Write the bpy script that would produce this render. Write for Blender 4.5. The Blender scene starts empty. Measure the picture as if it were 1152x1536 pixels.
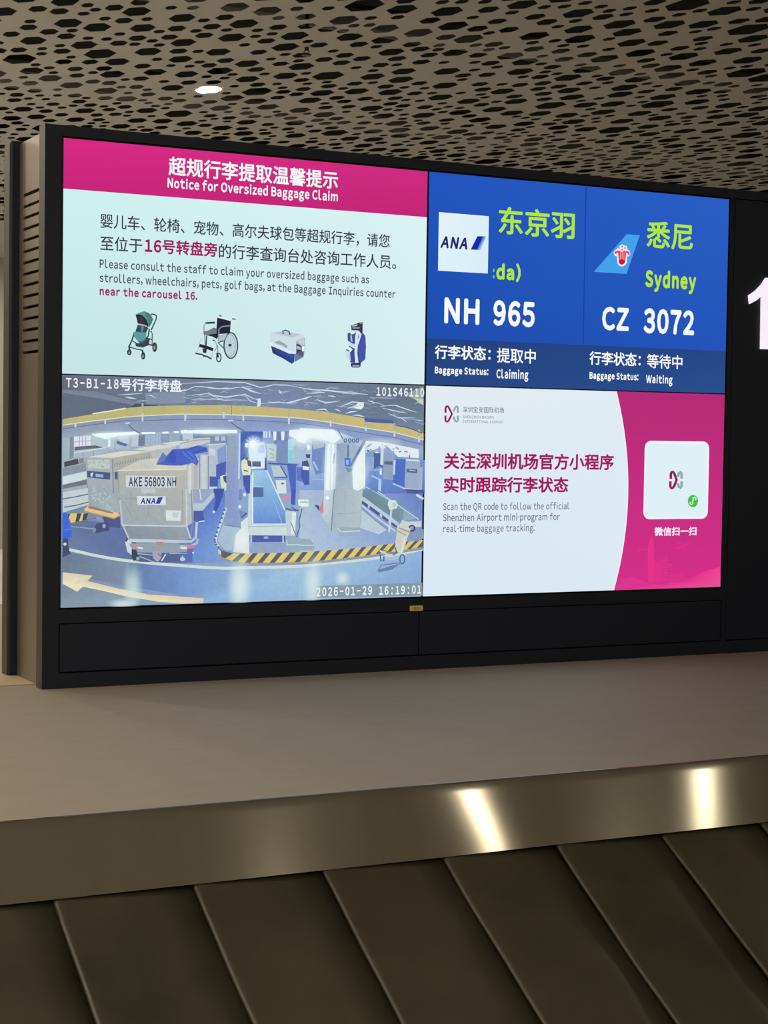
import bpy, bmesh, math, random
from mathutils import Vector, Matrix
from mathutils.geometry import delaunay_2d_cdt

S = bpy.context.scene
COL = S.collection

# ------------------------------------------------------------------ camera
# panel frame: X along the sign, Y into it, Z up; sign-screen bottom left is (0, 0, ZB)
ZB = 1.10                                   # height of the screens' bottom edge over the hall floor
F = 2651.26                                 # focal length in pixels of the 1152 px wide frame
CAM = Vector((-1.524666, -5.082637, 0.517570 + ZB))
YAW, PITCH, ROLL = 0.472331632, 0.0420689236, 0.014385871


def cam_matrix():
    cy, sy = math.cos(YAW), math.sin(YAW)
    cp, sp = math.cos(PITCH), math.sin(PITCH)
    cr, sr = math.cos(ROLL), math.sin(ROLL)
    B = Matrix(((1, 0, 0), (0, 0, -1), (0, 1, 0)))
    Rz = Matrix(((cy, -sy, 0), (sy, cy, 0), (0, 0, 1)))
    Rx = Matrix(((1, 0, 0), (0, cp, -sp), (0, sp, cp)))
    Rr = Matrix(((cr, -sr, 0), (sr, cr, 0), (0, 0, 1)))
    return Rr @ Rx @ B @ Rz


RM = cam_matrix()
cam = bpy.data.cameras.new('camera')
cam.sensor_fit = 'HORIZONTAL'
cam.sensor_width = 36
cam.lens = F / 1152 * 36
cam.clip_start = 0.05
cam.clip_end = 200
camo = bpy.data.objects.new('camera', cam)
COL.objects.link(camo)
right, down, fwd = RM[0], RM[1], RM[2]
camo.matrix_world = Matrix(((right.x, -down.x, -fwd.x, CAM.x), (right.y, -down.y, -fwd.y, CAM.y),
                            (right.z, -down.z, -fwd.z, CAM.z), (0, 0, 0, 1)))
S.camera = camo

# ------------------------------------------------------------------ world, exposure, lamp levels
w = bpy.data.worlds.new('world')
S.world = w
w.use_nodes = True
w.node_tree.nodes['Background'].inputs[0].default_value = (1.0, 0.86, 0.68, 1)
w.node_tree.nodes['Background'].inputs[1].default_value = 0.05
S.view_settings.view_transform = 'Standard'
S.view_settings.look = 'None'
S.view_settings.exposure = 0
S.view_settings.gamma = 1
S.view_settings.use_curve_mapping = False
LAMP = 540.0                                # radiance of a ceiling downlight's lens
LAMP_COL = (1.0, 0.88, 0.70)
CEIL = ZB + 2.9
# (x, y) of the downlights; first in the picture, next three make the skirt streaks, the rest added as fill
LAMPS = [(2.958, 6.442),
         (2.88, -4.85), (4.35, -4.85), (5.82, -4.85),
         (-2.6, -4.85), (-4.0, -4.85), (-2.6, -1.5), (-4.0, 0.5), (-2.2, 3.4), (-4.2, 4.2), (-3.2, 7.5),
         (-2.6, -8.0), (0.5, -9.5), (3.5, -9.5), (6.5, -9.5), (-5.6, -8.0), (9.5, 1.0),
         (-.6, 5.5), (-1.2, 8.5), (.2, 10.5), (1.0, 13.2), (4.6, 17), (7, 17), (10, 17), (13.5, 13), (-4, 11), (-3, 14), (-6.5, 2), (-6.5, -3)]  # lamps outside the view, added to lift the deck and ceiling light


# ------------------------------------------------------------------ materials
def lin(c):
    o = []
    for v in c[:3]:
        v = max(0, v) / 255
        o.append(v / 12.92 if v <= .04045 else ((v + .055) / 1.055) ** 2.4)
    return (o[0], o[1], o[2], 1.0)


def mat(name, color=(128, 128, 128), rough=.6, metal=0.0, spec=.5, noise=None, bump=None, scale3=None, aniso=0, rnoise=0):
    m = bpy.data.materials.new(name)
    m.use_nodes = True
    nt = m.node_tree
    b = nt.nodes['Principled BSDF']
    c = lin(color)
    b.inputs['Base Color'].default_value = c
    b.inputs['Roughness'].default_value = rough
    b.inputs['Metallic'].default_value = metal
    b.inputs['Specular IOR Level'].default_value = spec
    tc = None
    if noise or bump:
        tc = nt.nodes.new('ShaderNodeTexCoord')
        mp = nt.nodes.new('ShaderNodeMapping')
        mp.inputs['Scale'].default_value = scale3 or (1, 1, 1)
        nt.links.new(tc.outputs['Object'], mp.inputs['Vector'])
    if noise:                                # (scale, second colour, contrast)
        n = nt.nodes.new('ShaderNodeTexNoise')
        n.inputs['Scale'].default_value = noise[0]
        n.inputs['Detail'].default_value = 6
        n.inputs['Roughness'].default_value = .65
        nt.links.new(mp.outputs[0], n.inputs['Vector'])
        r = nt.nodes.new('ShaderNodeValToRGB')
        r.color_ramp.elements[0].position = .5 - noise[2]
        r.color_ramp.elements[1].position = .5 + noise[2]
        r.color_ramp.elements[0].color = c
        r.color_ramp.elements[1].color = lin(noise[1])
        nt.links.new(n.outputs[0], r.inputs[0])
        nt.links.new(r.outputs[0], b.inputs['Base Color'])
        if rnoise:
            mr = nt.nodes.new('ShaderNodeMapRange')
            mr.inputs['To Min'].default_value = rough - rnoise
            mr.inputs['To Max'].default_value = rough + rnoise
            nt.links.new(n.outputs[0], mr.inputs['Value'])
            nt.links.new(mr.outputs[0], b.inputs['Roughness'])
    if bump:                                 # (scale, strength, distance)
        n2 = nt.nodes.new('ShaderNodeTexNoise')
        n2.inputs['Scale'].default_value = bump[0]
        n2.inputs['Detail'].default_value = 4
        nt.links.new(mp.outputs[0], n2.inputs['Vector'])
        bp = nt.nodes.new('ShaderNodeBump')
        bp.inputs['Strength'].default_value = bump[1]
        bp.inputs['Distance'].default_value = bump[2]
        nt.links.new(n2.outputs[0], bp.inputs['Height'])
        nt.links.new(bp.outputs[0], b.inputs['Normal'])
    if aniso:
        b.inputs['Anisotropic'].default_value = aniso
        tg = nt.nodes.new('ShaderNodeTangent')
        tg.direction_type = 'UV_MAP'
        nt.links.new(tg.outputs[0], b.inputs['Tangent'])
    return m


def emit_mat(name, color=None, strength=1.0, alpha=False, grain=0.0, sample='NONE'):
    m = bpy.data.materials.new(name)
    m.use_nodes = True
    nt = m.node_tree
    nt.nodes.clear()
    out = nt.nodes.new('ShaderNodeOutputMaterial')
    em = nt.nodes.new('ShaderNodeEmission')
    em.inputs['Strength'].default_value = strength
    if color is None:
        at = nt.nodes.new('ShaderNodeAttribute')
        at.attribute_name = 'Col'
        src = at.outputs['Color']
        if grain:
            tc = nt.nodes.new('ShaderNodeTexCoord')
            n = nt.nodes.new('ShaderNodeTexNoise')
            n.inputs['Scale'].default_value = 60
            n.inputs['Detail'].default_value = 5
            n.inputs['Roughness'].default_value = .8
            nt.links.new(tc.outputs['Object'], n.inputs['Vector'])
            mr = nt.nodes.new('ShaderNodeMapRange')
            mr.inputs['From Min'].default_value = .25
            mr.inputs['From Max'].default_value = .75
            mr.inputs['To Min'].default_value = 1 - grain
            mr.inputs['To Max'].default_value = 1 + grain
            nt.links.new(n.outputs[0], mr.inputs['Value'])
            mx = nt.nodes.new('ShaderNodeVectorMath')
            mx.operation = 'SCALE'
            nt.links.new(src, mx.inputs[0])
            nt.links.new(mr.outputs[0], mx.inputs['Scale'])
            src = mx.outputs[0]
        nt.links.new(src, em.inputs['Color'])
    else:
        em.inputs['Color'].default_value = color
    if alpha:
        tr = nt.nodes.new('ShaderNodeBsdfTransparent')
        mix = nt.nodes.new('ShaderNodeMixShader')
        nt.links.new(at.outputs['Alpha'], mix.inputs[0])
        nt.links.new(tr.outputs[0], mix.inputs[1])
        nt.links.new(em.outputs[0], mix.inputs[2])
        nt.links.new(mix.outputs[0], out.inputs['Surface'])
    else:
        nt.links.new(em.outputs[0], out.inputs['Surface'])
    m.cycles.emission_sampling = sample
    return m


M_back = emit_mat('screen_backlight', sample='FRONT_BACK')
M_pix = emit_mat('screen_pixels')
M_cam = emit_mat('camera_picture', grain=.10)
M_soft = emit_mat('screen_soft_pixels', alpha=True)
M_lens = emit_mat('lamp_lens', (*LAMP_COL, 1), LAMP, sample='FRONT_BACK')
M_lens2 = emit_mat('small_lamp_lens', (*LAMP_COL, 1), 110, sample='FRONT_BACK')
M_num = emit_mat('numeral_light', lin((250, 238, 248)), 1.0)
M_black = mat('black_powder_coat', (23, 29, 42), .55, spec=.3)
M_blackside = mat('black_edge', (50, 47, 43), .5, spec=.4)  # lightened black, shows the cabinet's side edges as lit; sprinkler shares it
M_blackpanel = mat('black_panel', (23, 30, 44), .5, spec=.3, bump=(260, .08, .001), scale3=(1, 1, 1))
M_bezel = mat('bezel_black', (8, 8, 11), .4)
M_gap = mat('dark_gap', (6, 6, 6), .9)
M_bronze = mat('brushed_bronze_steel', (126, 117, 107), .40, metal=.75, noise=(3, (138, 124, 110), .3), scale3=(1, 1, .25))
M_deck = mat('taupe_deck', (128, 120, 109), .62, spec=.35, noise=(9, (140, 131, 119), .35), bump=(240, .12, .001), scale3=(1, 2.2, 1))
M_decksteel = mat('pale_deck', (165, 148, 122), .5, spec=.4, noise=(9, (172, 154, 128), .3))
M_steel = mat('brushed_stainless', (164, 159, 146), .14, metal=1.0, aniso=1.0, noise=(2.2, (182, 176, 160), .3), scale3=(3, .6, .6))
M_rubber = mat('dark_rubber_slat', (42, 39, 29), .5, spec=.45, noise=(1.7, (66, 60, 44), .2), bump=(35, .12, .004), rnoise=.08)
M_floor = mat('polished_stone_floor', (212, 210, 207), .3, noise=(1.2, (220, 219, 217), .3))
M_ceil = mat('ceiling_aluminium', (160, 156, 149), .6, spec=.3)
M_void = mat('ceiling_void_dark', (30, 28, 27), .9)
M_duct = mat('duct_grey', (120, 118, 116), .6)
M_wall = mat('hall_wall', (150, 150, 136), .7, noise=(.6, (160, 158, 142), .3))
M_plate = mat('brass_plate', (214, 200, 112), .45, metal=.2)
M_plate2 = mat('brass_plate_print', (120, 110, 60), .5)
M_white = mat('white_plastic', (215, 212, 205), .5)


# ------------------------------------------------------------------ object helpers
def thing(name, label, cat, loc, group=None):
    o = bpy.data.objects.new(name, None)
    o.empty_display_size = .1
    COL.objects.link(o)
    o.location = loc
    o['label'] = label
    o['category'] = cat
    if group:
        o['group'] = group
    return o


def world_loc(o):
    p = Vector((0, 0, 0))
    while o is not None:
        p += Vector(o.location)
        o = o.parent
    return p


def obj(name, bm_or_mesh, m, parent=None, label=None, loc=None):
    """link one mesh given in world coordinates; its origin goes to parent (or loc)"""
    if isinstance(bm_or_mesh, bmesh.types.BMesh):
        me = bpy.data.meshes.new(name)
        bm_or_mesh.to_mesh(me)
        bm_or_mesh.free()
    else:
        me = bm_or_mesh
        me.name = name
    if m is not None:
        for mm in (m if isinstance(m, (list, tuple)) else [m]):
            me.materials.append(mm)
    o = bpy.data.objects.new(name, me)
    COL.objects.link(o)
    off = Vector(loc) if loc is not None else Vector((0, 0, 0))
    me.transform(Matrix.Translation(-(world_loc(parent) + off)))
    o.location = off
    if parent is not None:
        o.parent = parent
    if label:
        o['label'] = label
    return o


def box(bm, x0, x1, y0, y1, z0, z1, bev=0.0, mi=0):
    r = bmesh.ops.create_cube(bm, size=1.0)
    vs = r['verts']
    for v in vs:
        v.co = Vector(((x0 + x1) / 2 + v.co.x * (x1 - x0), (y0 + y1) / 2 + v.co.y * (y1 - y0), (z0 + z1) / 2 + v.co.z * (z1 - z0)))
    fs = set(f for v in vs for f in v.link_faces)
    for f in fs:
        f.material_index = mi
    if bev:
        es = list(set(e for v in vs for e in v.link_edges))
        bmesh.ops.bevel(bm, geom=es, offset=bev, segments=2, affect='EDGES', profile=.5)


def struct(name, bm, m):
    o = obj(name, bm, m)
    o['kind'] = 'structure'
    return o


def tube(bm, pts, r, seg=10):
    rings = []
    n = len(pts)
    for i, p in enumerate(pts):
        p = Vector(p)
        d = (Vector(pts[min(i + 1, n - 1)]) - Vector(pts[max(i - 1, 0)])).normalized()
        a = d.orthogonal().normalized()
        b = d.cross(a)
        rings.append([bm.verts.new(p + r * (math.cos(t) * a + math.sin(t) * b)) for t in [2 * math.pi * k / seg for k in range(seg)]])
    for i in range(n - 1):
        for k in range(seg):
            bm.faces.new((rings[i][k], rings[i][(k + 1) % seg], rings[i + 1][(k + 1) % seg], rings[i + 1][k]))
    bm.faces.new(rings[0][::-1])
    bm.faces.new(rings[-1])


# ------------------------------------------------------------------ the hall
HX0, HX1, HY0, HY1 = -11.0, 18.0, -14.0, 19.0
bm = bmesh.new(); box(bm, HX0, HX1, HY0, HY1, -.2, 0); struct('floor', bm, M_floor)
bm = bmesh.new(); box(bm, HX0, HX1, HY1, HY1 + .2, -.2, CEIL + 1.2); struct('wall_back', bm, M_wall)
bm = bmesh.new(); box(bm, HX0, HX1, HY0 - .2, HY0, -.2, CEIL + 1.2); struct('wall_front', bm, M_wall)
bm = bmesh.new(); box(bm, HX0 - .2, HX0, HY0 - .2, HY1 + .2, -.2, CEIL + 1.2); struct('wall_left', bm, M_wall)
bm = bmesh.new(); box(bm, HX1, HX1 + .2, HY0 - .2, HY1 + .2, -.2, CEIL + 1.2); struct('wall_right', bm, M_wall)
bm = bmesh.new(); box(bm, HX0 - .2, HX1 + .2, HY0 - .2, HY1 + .2, CEIL + 1.2, CEIL + 1.4); struct('ceiling_slab', bm, M_void)

# perforated ceiling: a thin metal sheet with hexagonal holes of four sizes
PX0, PX1, PY0, PY1 = -3.0, 13.0, .6, 15.0
AX = math.radians(90)
ea = Vector((math.cos(AX), math.sin(AX)))
eb = Vector((-math.sin(AX), math.cos(AX)))
STR = 1.68
rng = random.Random(7)


def hexagon(cx, cy, r, st=STR):
    out = []
    for k in range(6):
        t = math.radians(60 * k)
        q = ea * (r * math.cos(t) * st) + eb * (r * math.sin(t))
        out.append((cx + q.x, cy + q.y))
    return out


holes = []
cell = .34
grid = {}


def near(x, y):
    i, j = int(math.floor(x / cell)), int(math.floor(y / cell))
    for a in range(i - 1, i + 2):
        for b in range(j - 1, j + 2):
            for h in grid.get((a, b), ()):
                yield h


def try_hole(x, y, r, gap):
    if not (PX0 + .16 < x < PX1 - .16 and PY0 + .16 < y < PY1 - .16):
        return False
    u, v = (x * ea.x + y * ea.y) / STR, x * eb.x + y * eb.y
    for (hx, hy, hu, hv, hr) in near(x, y):
        if (hu - u) ** 2 + (hv - v) ** 2 < (.93 * (hr + r) + gap) ** 2:
            return False
    h = (x, y, u, v, r)
    grid.setdefault((int(math.floor(x / cell)), int(math.floor(y / cell))), []).append(h)
    holes.append(h)
    return True


lx, ly = LAMPS[0]
try_hole(lx, ly, .098, 0)                       # the downlight's own opening
AREA = (PX1 - PX0) * (PY1 - PY0)
for r, dens, gap, tries in ((.102, .6, .02, 3), (.076, 6.6, .02, 14), (.053, 8.5, .015, 14), (.035, 11.5, .012, 14)):
    n = 0
    for _ in range(int(AREA * dens * tries)):
        if n >= AREA * dens:
            break
        if try_hole(rng.uniform(PX0, PX1), rng.uniform(PY0, PY1), r * rng.uniform(.95, 1.05), gap):
            n += 1
vs, es = [], []
for (x, y) in ((PX0, PY0), (PX1, PY0), (PX1, PY1), (PX0, PY1)):
    vs.append(Vector((x, y)))
es += [(0, 1), (1, 2), (2, 3), (3, 0)]
for h in holes:
    b0 = len(vs)
    for p in hexagon(h[0], h[1], h[4]):
        vs.append(Vector(p))
    es += [(b0 + k, b0 + (k + 1) % 6) for k in range(6)]
cv, ce, cf, *_ = delaunay_2d_cdt(vs, es, [], 0, 1e-6)
hole_of = {}
for i, h in enumerate(holes):
    for k in range(6):
        hole_of[(round(vs[4 + 6 * i + k].x, 5), round(vs[4 + 6 * i + k].y, 5))] = i
idx = [hole_of.get((round(v.x, 5), round(v.y, 5)), -1 - n) for n, v in enumerate(cv)]
V3 = [(v.x, v.y, CEIL) for v in cv]
FS = []
for f in cf:
    a = idx[f[0]]
    if a >= 0 and all(idx[i] == a for i in f):
        continue                                # inside a hole
    FS.append(tuple(f))
for i, h in enumerate(holes):                   # the sheet's thickness, at each hole's rim
    b0 = len(V3)
    pts = hexagon(h[0], h[1], h[4])
    V3 += [(p[0], p[1], CEIL) for p in pts] + [(p[0], p[1], CEIL + .0025) for p in pts]
    FS += [(b0 + k, b0 + (k + 1) % 6, b0 + 6 + (k + 1) % 6, b0 + 6 + k) for k in range(6)]
me = bpy.data.meshes.new('ceiling')
me.from_pydata(V3, [], FS)
struct('ceiling', me, M_ceil)
bm = bmesh.new()
for (a, b, c, d) in ((HX0, HX1, HY0, PY0), (HX0, HX1, PY1, HY1), (HX0, PX0, PY0, PY1), (PX1, HX1, PY0, PY1)):
    box(bm, a, b, c, d, CEIL, CEIL + .012)
struct('ceiling_surround', bm, M_ceil)
# services in the void above the sheet
for (y, z, r, x0, x1) in ((5.2, .42, .10, -2, 12), (8.6, .5, .14, -2, 12), (11.8, .4, .09, -2, 12)):
    bm = bmesh.new()
    tube(bm, [(x0, y, CEIL + z), (x0 + 7, y + .6, CEIL + z), (x1, y + 1.2, CEIL + z)], r)
    o = obj('service_pipe', bm, M_duct, loc=(x0, y, CEIL + z))
    o['label'] = 'grey service pipe running above the perforated ceiling, glimpsed through its holes'
    o['category'] = 'pipe'
    o['group'] = 'pipes above the ceiling'

# downlights
for i, (x, y) in enumerate(LAMPS):
    if i == 0:
        t = thing('ceiling_downlight', 'lit hexagonal downlight in the perforated ceiling above the pink notice', 'ceiling light', (x, y, CEIL))
    elif i in (1, 2, 3):
        t = thing('ceiling_downlight', 'small downlight mirrored as a bright streak in the steel skirt', 'ceiling light', (x, y, CEIL), 'downlights over the carousel')
    else:
        t = thing('ceiling_downlight', 'hexagonal downlight added outside the view to brighten the hall', 'ceiling light', (x, y, CEIL), 'added fill downlights')
    bm = bmesh.new()
    R1, R2 = (.096, .082) if i == 0 else (.06, .05) if i in (1, 2, 3) else (.11, .098)
    outer, inner = hexagon(x, y, R1), hexagon(x, y, R2)
    cz = CEIL if i == 0 else CEIL - .026
    vo = [bm.verts.new((*p, cz - .004)) for p in outer]
    vi = [bm.verts.new((*p, cz - .004)) for p in inner]
    vu = [bm.verts.new((*p, cz + .02)) for p in inner]
    vw = [bm.verts.new((*p, cz + .001)) for p in outer]
    for k in range(6):
        l = (k + 1) % 6
        bm.faces.new((vo[k], vo[l], vi[l], vi[k]))
        bm.faces.new((vi[k], vi[l], vu[l], vu[k]))
        bm.faces.new((vo[k], vo[l], vw[l], vw[k]))
    obj('trim_ring', bm, M_white, t)
    bm = bmesh.new()
    bm.faces.new([bm.verts.new((*p, cz + .003)) for p in hexagon(x, y, R2 + .004)][::-1])
    obj('lens', bm, M_lens2 if i in (1, 2, 3) else M_lens, t, 'glowing white lens')
    bm = bmesh.new()                            # can above the lens, added to keep its light out of the void
    lo_ = [bm.verts.new((*p, cz + .0045)) for p in hexagon(x, y, R1)]
    hi_ = [bm.verts.new((*p, cz + .13)) for p in hexagon(x, y, R2)]
    for k in range(6):
        bm.faces.new((lo_[k], lo_[(k + 1) % 6], hi_[(k + 1) % 6], hi_[k]))
    bm.faces.new(hi_)
    bm.faces.new(lo_[::-1])
    obj('housing', bm, M_void, t, 'dark lamp housing added to block upward light')


# ------------------------------------------------------------------ picture plane of the sign
def ray(x, y):
    return RM.transposed() @ Vector(((x - 576) / F, (y - 768) / F, 1))


def uv(x, y):
    """measured photo position -> (along the sign, height over the screens' bottom edge)"""
    d = ray(x, y)
    t = -CAM.y / d.y
    p = CAM + t * d
    return p.x, p.z - ZB


def on_z(x, y, z):
    d = ray(x, y)
    return CAM + (z - CAM.z) / d.z * d


DZ = ZB - .2405                               # deck height
SX = [(0.0, 1.2115), (1.2185, 2.43)]
SZ = [(0.0, .6885), (.6925, 1.381)]
YS = -.002                                    # screen glass plane

# ------------------------------------------------------------------ carousel deck and skirt
SKIRT_Y, SKIRT_B = -1.715, -1.796
SKIRT_ZB = DZ - (SKIRT_Y - SKIRT_B) * math.tan(math.radians(60))
deck = thing('carousel_deck', 'raised taupe centre deck of the baggage carousel with a brushed steel skirt along its front', 'carousel deck', (0, .5, 0))
X0, X1 = -7.0, 9.5
bm = bmesh.new(); box(bm, X0, X1, SKIRT_Y, .104, DZ - .05, DZ); obj('deck_top', bm, M_deck, deck, 'matt taupe top surface')
bm = bmesh.new(); box(bm, X0, X1, .122, 2.6, DZ - .05, DZ); obj('deck_top', bm, M_decksteel, deck, 'paler deck panel behind the sign')
bm = bmesh.new(); box(bm, X0, X1, -1.7, 2.6, 0, DZ - .05); obj('deck_base', bm, M_gap, deck)
# skirt: sloped sheet with a small rolled edge at the top
prof = [(SKIRT_Y + .010, DZ + .0005), (SKIRT_Y, DZ + .0012), (SKIRT_Y - .004, DZ - .002)]
for k in range(1, 9):
    t = k / 8
    prof.append((SKIRT_Y - .004 + (SKIRT_B - SKIRT_Y + .004) * t, DZ - .002 + (SKIRT_ZB - DZ + .002) * t))
prof += [(SKIRT_B + .006, SKIRT_ZB - .001), (SKIRT_Y + .0, DZ - .03)]
bm = bmesh.new()
uvl = bm.loops.layers.uv.new('UVMap')
NX = 420
cols = []
for i in range(NX + 1):
    x = X0 + (X1 - X0) * i / NX
    col_ = []
    for p in prof:
        dv = (DZ - p[1]) / .866                  # slight waves, plus a local twist shaped to bend the mirrored lamp streak
        hgt = .075 * (x - .42) * dv * math.exp(-((x - .42) / .28) ** 2) + .0004 * math.sin(x * 2.3) * dv / .16
        col_.append(bm.verts.new((x, p[0] - hgt * .866, p[1] + hgt * .5)))
    cols.append(col_)
for i in range(NX):
    for k in range(len(prof) - 3):
        f = bm.faces.new((cols[i][k], cols[i][k + 1], cols[i + 1][k + 1], cols[i + 1][k]))
        f.smooth = 2 <= k <= 9
        for lp, (a, b) in zip(f.loops, ((i, k), (i, k + 1), (i + 1, k + 1), (i + 1, k))):
            lp[uvl].uv = (b / 12, a / NX)
obj('steel_skirt', bm, M_steel, deck, 'brushed stainless skirt')

# ------------------------------------------------------------------ carousel belt of overlapping slats
belt = thing('carousel_belt', 'sloping baggage carousel belt of overlapping dark rubber slats below the steel skirt', 'carousel belt', (0, -2.3, 0))
SL = math.radians(30)
ev = Vector((0, -math.cos(SL), -math.sin(SL)))
en = Vector((0, -math.sin(SL), math.cos(SL)))
org = Vector((0, SKIRT_B, SKIRT_ZB - .017))
PITCHS = .2865
LEN = .98


def slat_mesh(s):
    bm = bmesh.new()
    w_ = PITCHS + .02
    pr = [(.000, .003), (-.001, .008), (.002, .0118), (.008, .013), (.02, .0125), (.06, .0105), (.12, .0078), (.2, .0042), (w_, .0005),
          (w_, -.003), (.2, .0005), (.1, .004), (.02, .006)]
    rows = []
    NV = 24
    for j in range(NV + 1):
        v = -.045 + (LEN + .045) * j / NV
        wob = .0016 * math.sin(v * 9 + s * 13) + .001 * math.sin(v * 23 + s * 5)
        skew = -.012 * v + .03 * v * v
        rows.append([bm.verts.new(org + Vector((s + u + skew, 0, 0)) + ev * v + en * (h + (wob if u < .1 else wob * .3))) for (u, h) in pr])
    n = len(pr)
    for j in range(NV):
        for k in range(n):
            f = bm.faces.new((rows[j][k], rows[j][(k + 1) % n], rows[j + 1][(k + 1) % n], rows[j + 1][k]))
            f.smooth = True
    bm.faces.new(rows[0][::-1]); bm.faces.new(rows[-1])
    bmesh.ops.recalc_face_normals(bm, faces=bm.faces)
    return bm


for i in range(-8, 13):
    obj('slat', slat_mesh(.0267 + PITCHS * i), M_rubber, belt)
pe = org + ev * LEN
bm = bmesh.new(); box(bm, X0 + 2, X1 - 3, pe.y - .10, pe.y - .01, 0, pe.z + .02, .01); obj('bumper_rail', bm, M_black, belt)

# ------------------------------------------------------------------ the sign cabinet
ZT = ZB + 1.418
XL = -.055
XR = 4.9
cab = thing('sign_cabinet', 'black sign cabinet around the four screens, with louvred bronze side and white numeral', 'sign cabinet', (1.2, .2, DZ))
bm = bmesh.new()                              # front frame, a slab with a recess for the screens
box(bm, XL, XR, .0135, .055, DZ, ZT)
box(bm, XL, -.006, -.004, .012, DZ, ZT)       # left stile
box(bm, -.006, XR, -.004, .012, ZB + 1.387, ZT)   # top rail
box(bm, 2.436, 2.4555, -.004, .012, DZ + .045, ZB + 1.387)    # stile between screens and number
box(bm, -.006, XR, -.004, .012, DZ, DZ + .045)    # plinth rail
box(bm, -.006, 2.436, -.004, .012, ZB - .046, ZB - .006)  # rail under the screens
obj('front_frame', bm, [M_black], cab)
bm = bmesh.new(); box(bm, XL - .0015, XL, -.004, .055, DZ, ZT); obj('frame_lit_edge', bm, M_blackside, cab)  # thin lighter skin: light on the frame's side put into its colour
# lower access panels
for (a, b) in ((-.002, 1.204), (1.2075, 2.4325)):
    bm = bmesh.new(); box(bm, a, b, -.003, .012, DZ + .049, ZB - .0495, .0012)
    obj('access_panel', bm, M_blackpanel, cab)
# number panel with the glowing numerals
bm = bmesh.new(); box(bm, 2.459, XR - .01, -.003, .012, DZ + .049, ZB + 1.3835, .0012)
npan = obj('number_panel', bm, M_blackpanel, cab)
# name plate
a, b = uv(613.5, 908.5), uv(633, 916)
plate_bm = bmesh.new(); box(plate_bm, a[0], b[0], -.008, -.004, ZB + b[1], ZB + a[1], .002)
pl = obj('name_plate', plate_bm, M_plate, cab, 'small yellowish label plate under the screens')
bm = bmesh.new()
for k in range(5):
    xx = a[0] + (b[0] - a[0]) * (.28 + .1 * k)
    box(bm, xx, xx + .0025, -.0083, -.008, ZB + b[1] + .005, ZB + a[1] - .005)
obj('print', bm, M_plate2, pl)
# side cladding, louvred in its upper half
CX = -.040
zl0, zl1 = None, None
bm = bmesh.new()
d = ray(62, 283); t = (CX - CAM.x) / d.x; zl1 = (CAM + t * d).z
d = ray(62, 526); t = (CX - CAM.x) / d.x; zl0 = (CAM + t * d).z
YB0, YB1 = .055, .325
box(bm, CX, XR, YB0, YB1, DZ, zl0 - .004)
box(bm, CX, XR, YB0, YB1, zl1 + .006, ZT - .012)
box(bm, CX, CX + .04, .282, YB1, zl0 - .004, zl1 + .006)
box(bm, CX, CX + .04, YB0, .064, zl0 - .004, zl1 + .006)
obj('side_cladding', bm, M_bronze, cab, 'brushed bronze metal side')
bm = bmesh.new(); box(bm, CX + .05, XR, YB0, YB1, zl0 - .004, zl1 + .006); obj('louvre_backing', bm, M_gap, cab)
bm = bmesh.new()
NL = 15
st = (zl1 - zl0) / (NL - 1)
for k in range(NL - 1):
    z0 = zl0 + st * k + .0045
    z1 = zl0 + st * (k + 1) - .0045
    v = [(CX, z0), (CX, z1), (CX + .03, z1 + .003), (CX + .03, z0 + .003)]
    lo = [bm.verts.new((p[0], .0645, p[1])) for p in v]
    hi = [bm.verts.new((p[0], .2815, p[1])) for p in v]
    for q in range(4):
        bm.faces.new((lo[q], lo[(q + 1) % 4], hi[(q + 1) % 4], hi[q]))
    bm.faces.new(lo); bm.faces.new(hi[::-1])
bmesh.ops.recalc_face_normals(bm, faces=bm.faces)
obj('louvres', bm, M_bronze, cab, 'narrow horizontal ventilation louvres')
# rear frame, the back-to-back half of the sign
bm = bmesh.new(); box(bm, XL - .013, XR, .325, .40, DZ, ZT - .003, .006); obj('rear_frame', bm, M_black, cab)
bm = bmesh.new(); box(bm, XL - .0148, XL - .013, .333, .395, DZ, ZT - .012); obj('frame_lit_edge', bm, M_blackside, cab)  # rear frame's lit side, again as a lighter coloured skin


# ------------------------------------------------------------------ painter for the pictures on the screens
FR = {'p': (0, 0, 1), 1: (88, 560, 6.063), 2: (268, 560, 6.063), 3: (448, 560, 6.063), 4: (88, 735, 6.063), 5: (268, 735, 6.063),
      6: (448, 735, 6.063), 's': (170, 450, 11.52), 'w': (275, 460, 11.52), 'k': (390, 475, 12.8), 'g': (495, 470, 14.4),
      'a': (640, 300, 9.6), 't': (880, 335, 11.52), 'y': (920, 770, 6.776), 'q': (955, 650, 9.6), 'l': (560, 540, 7.2)}


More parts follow.
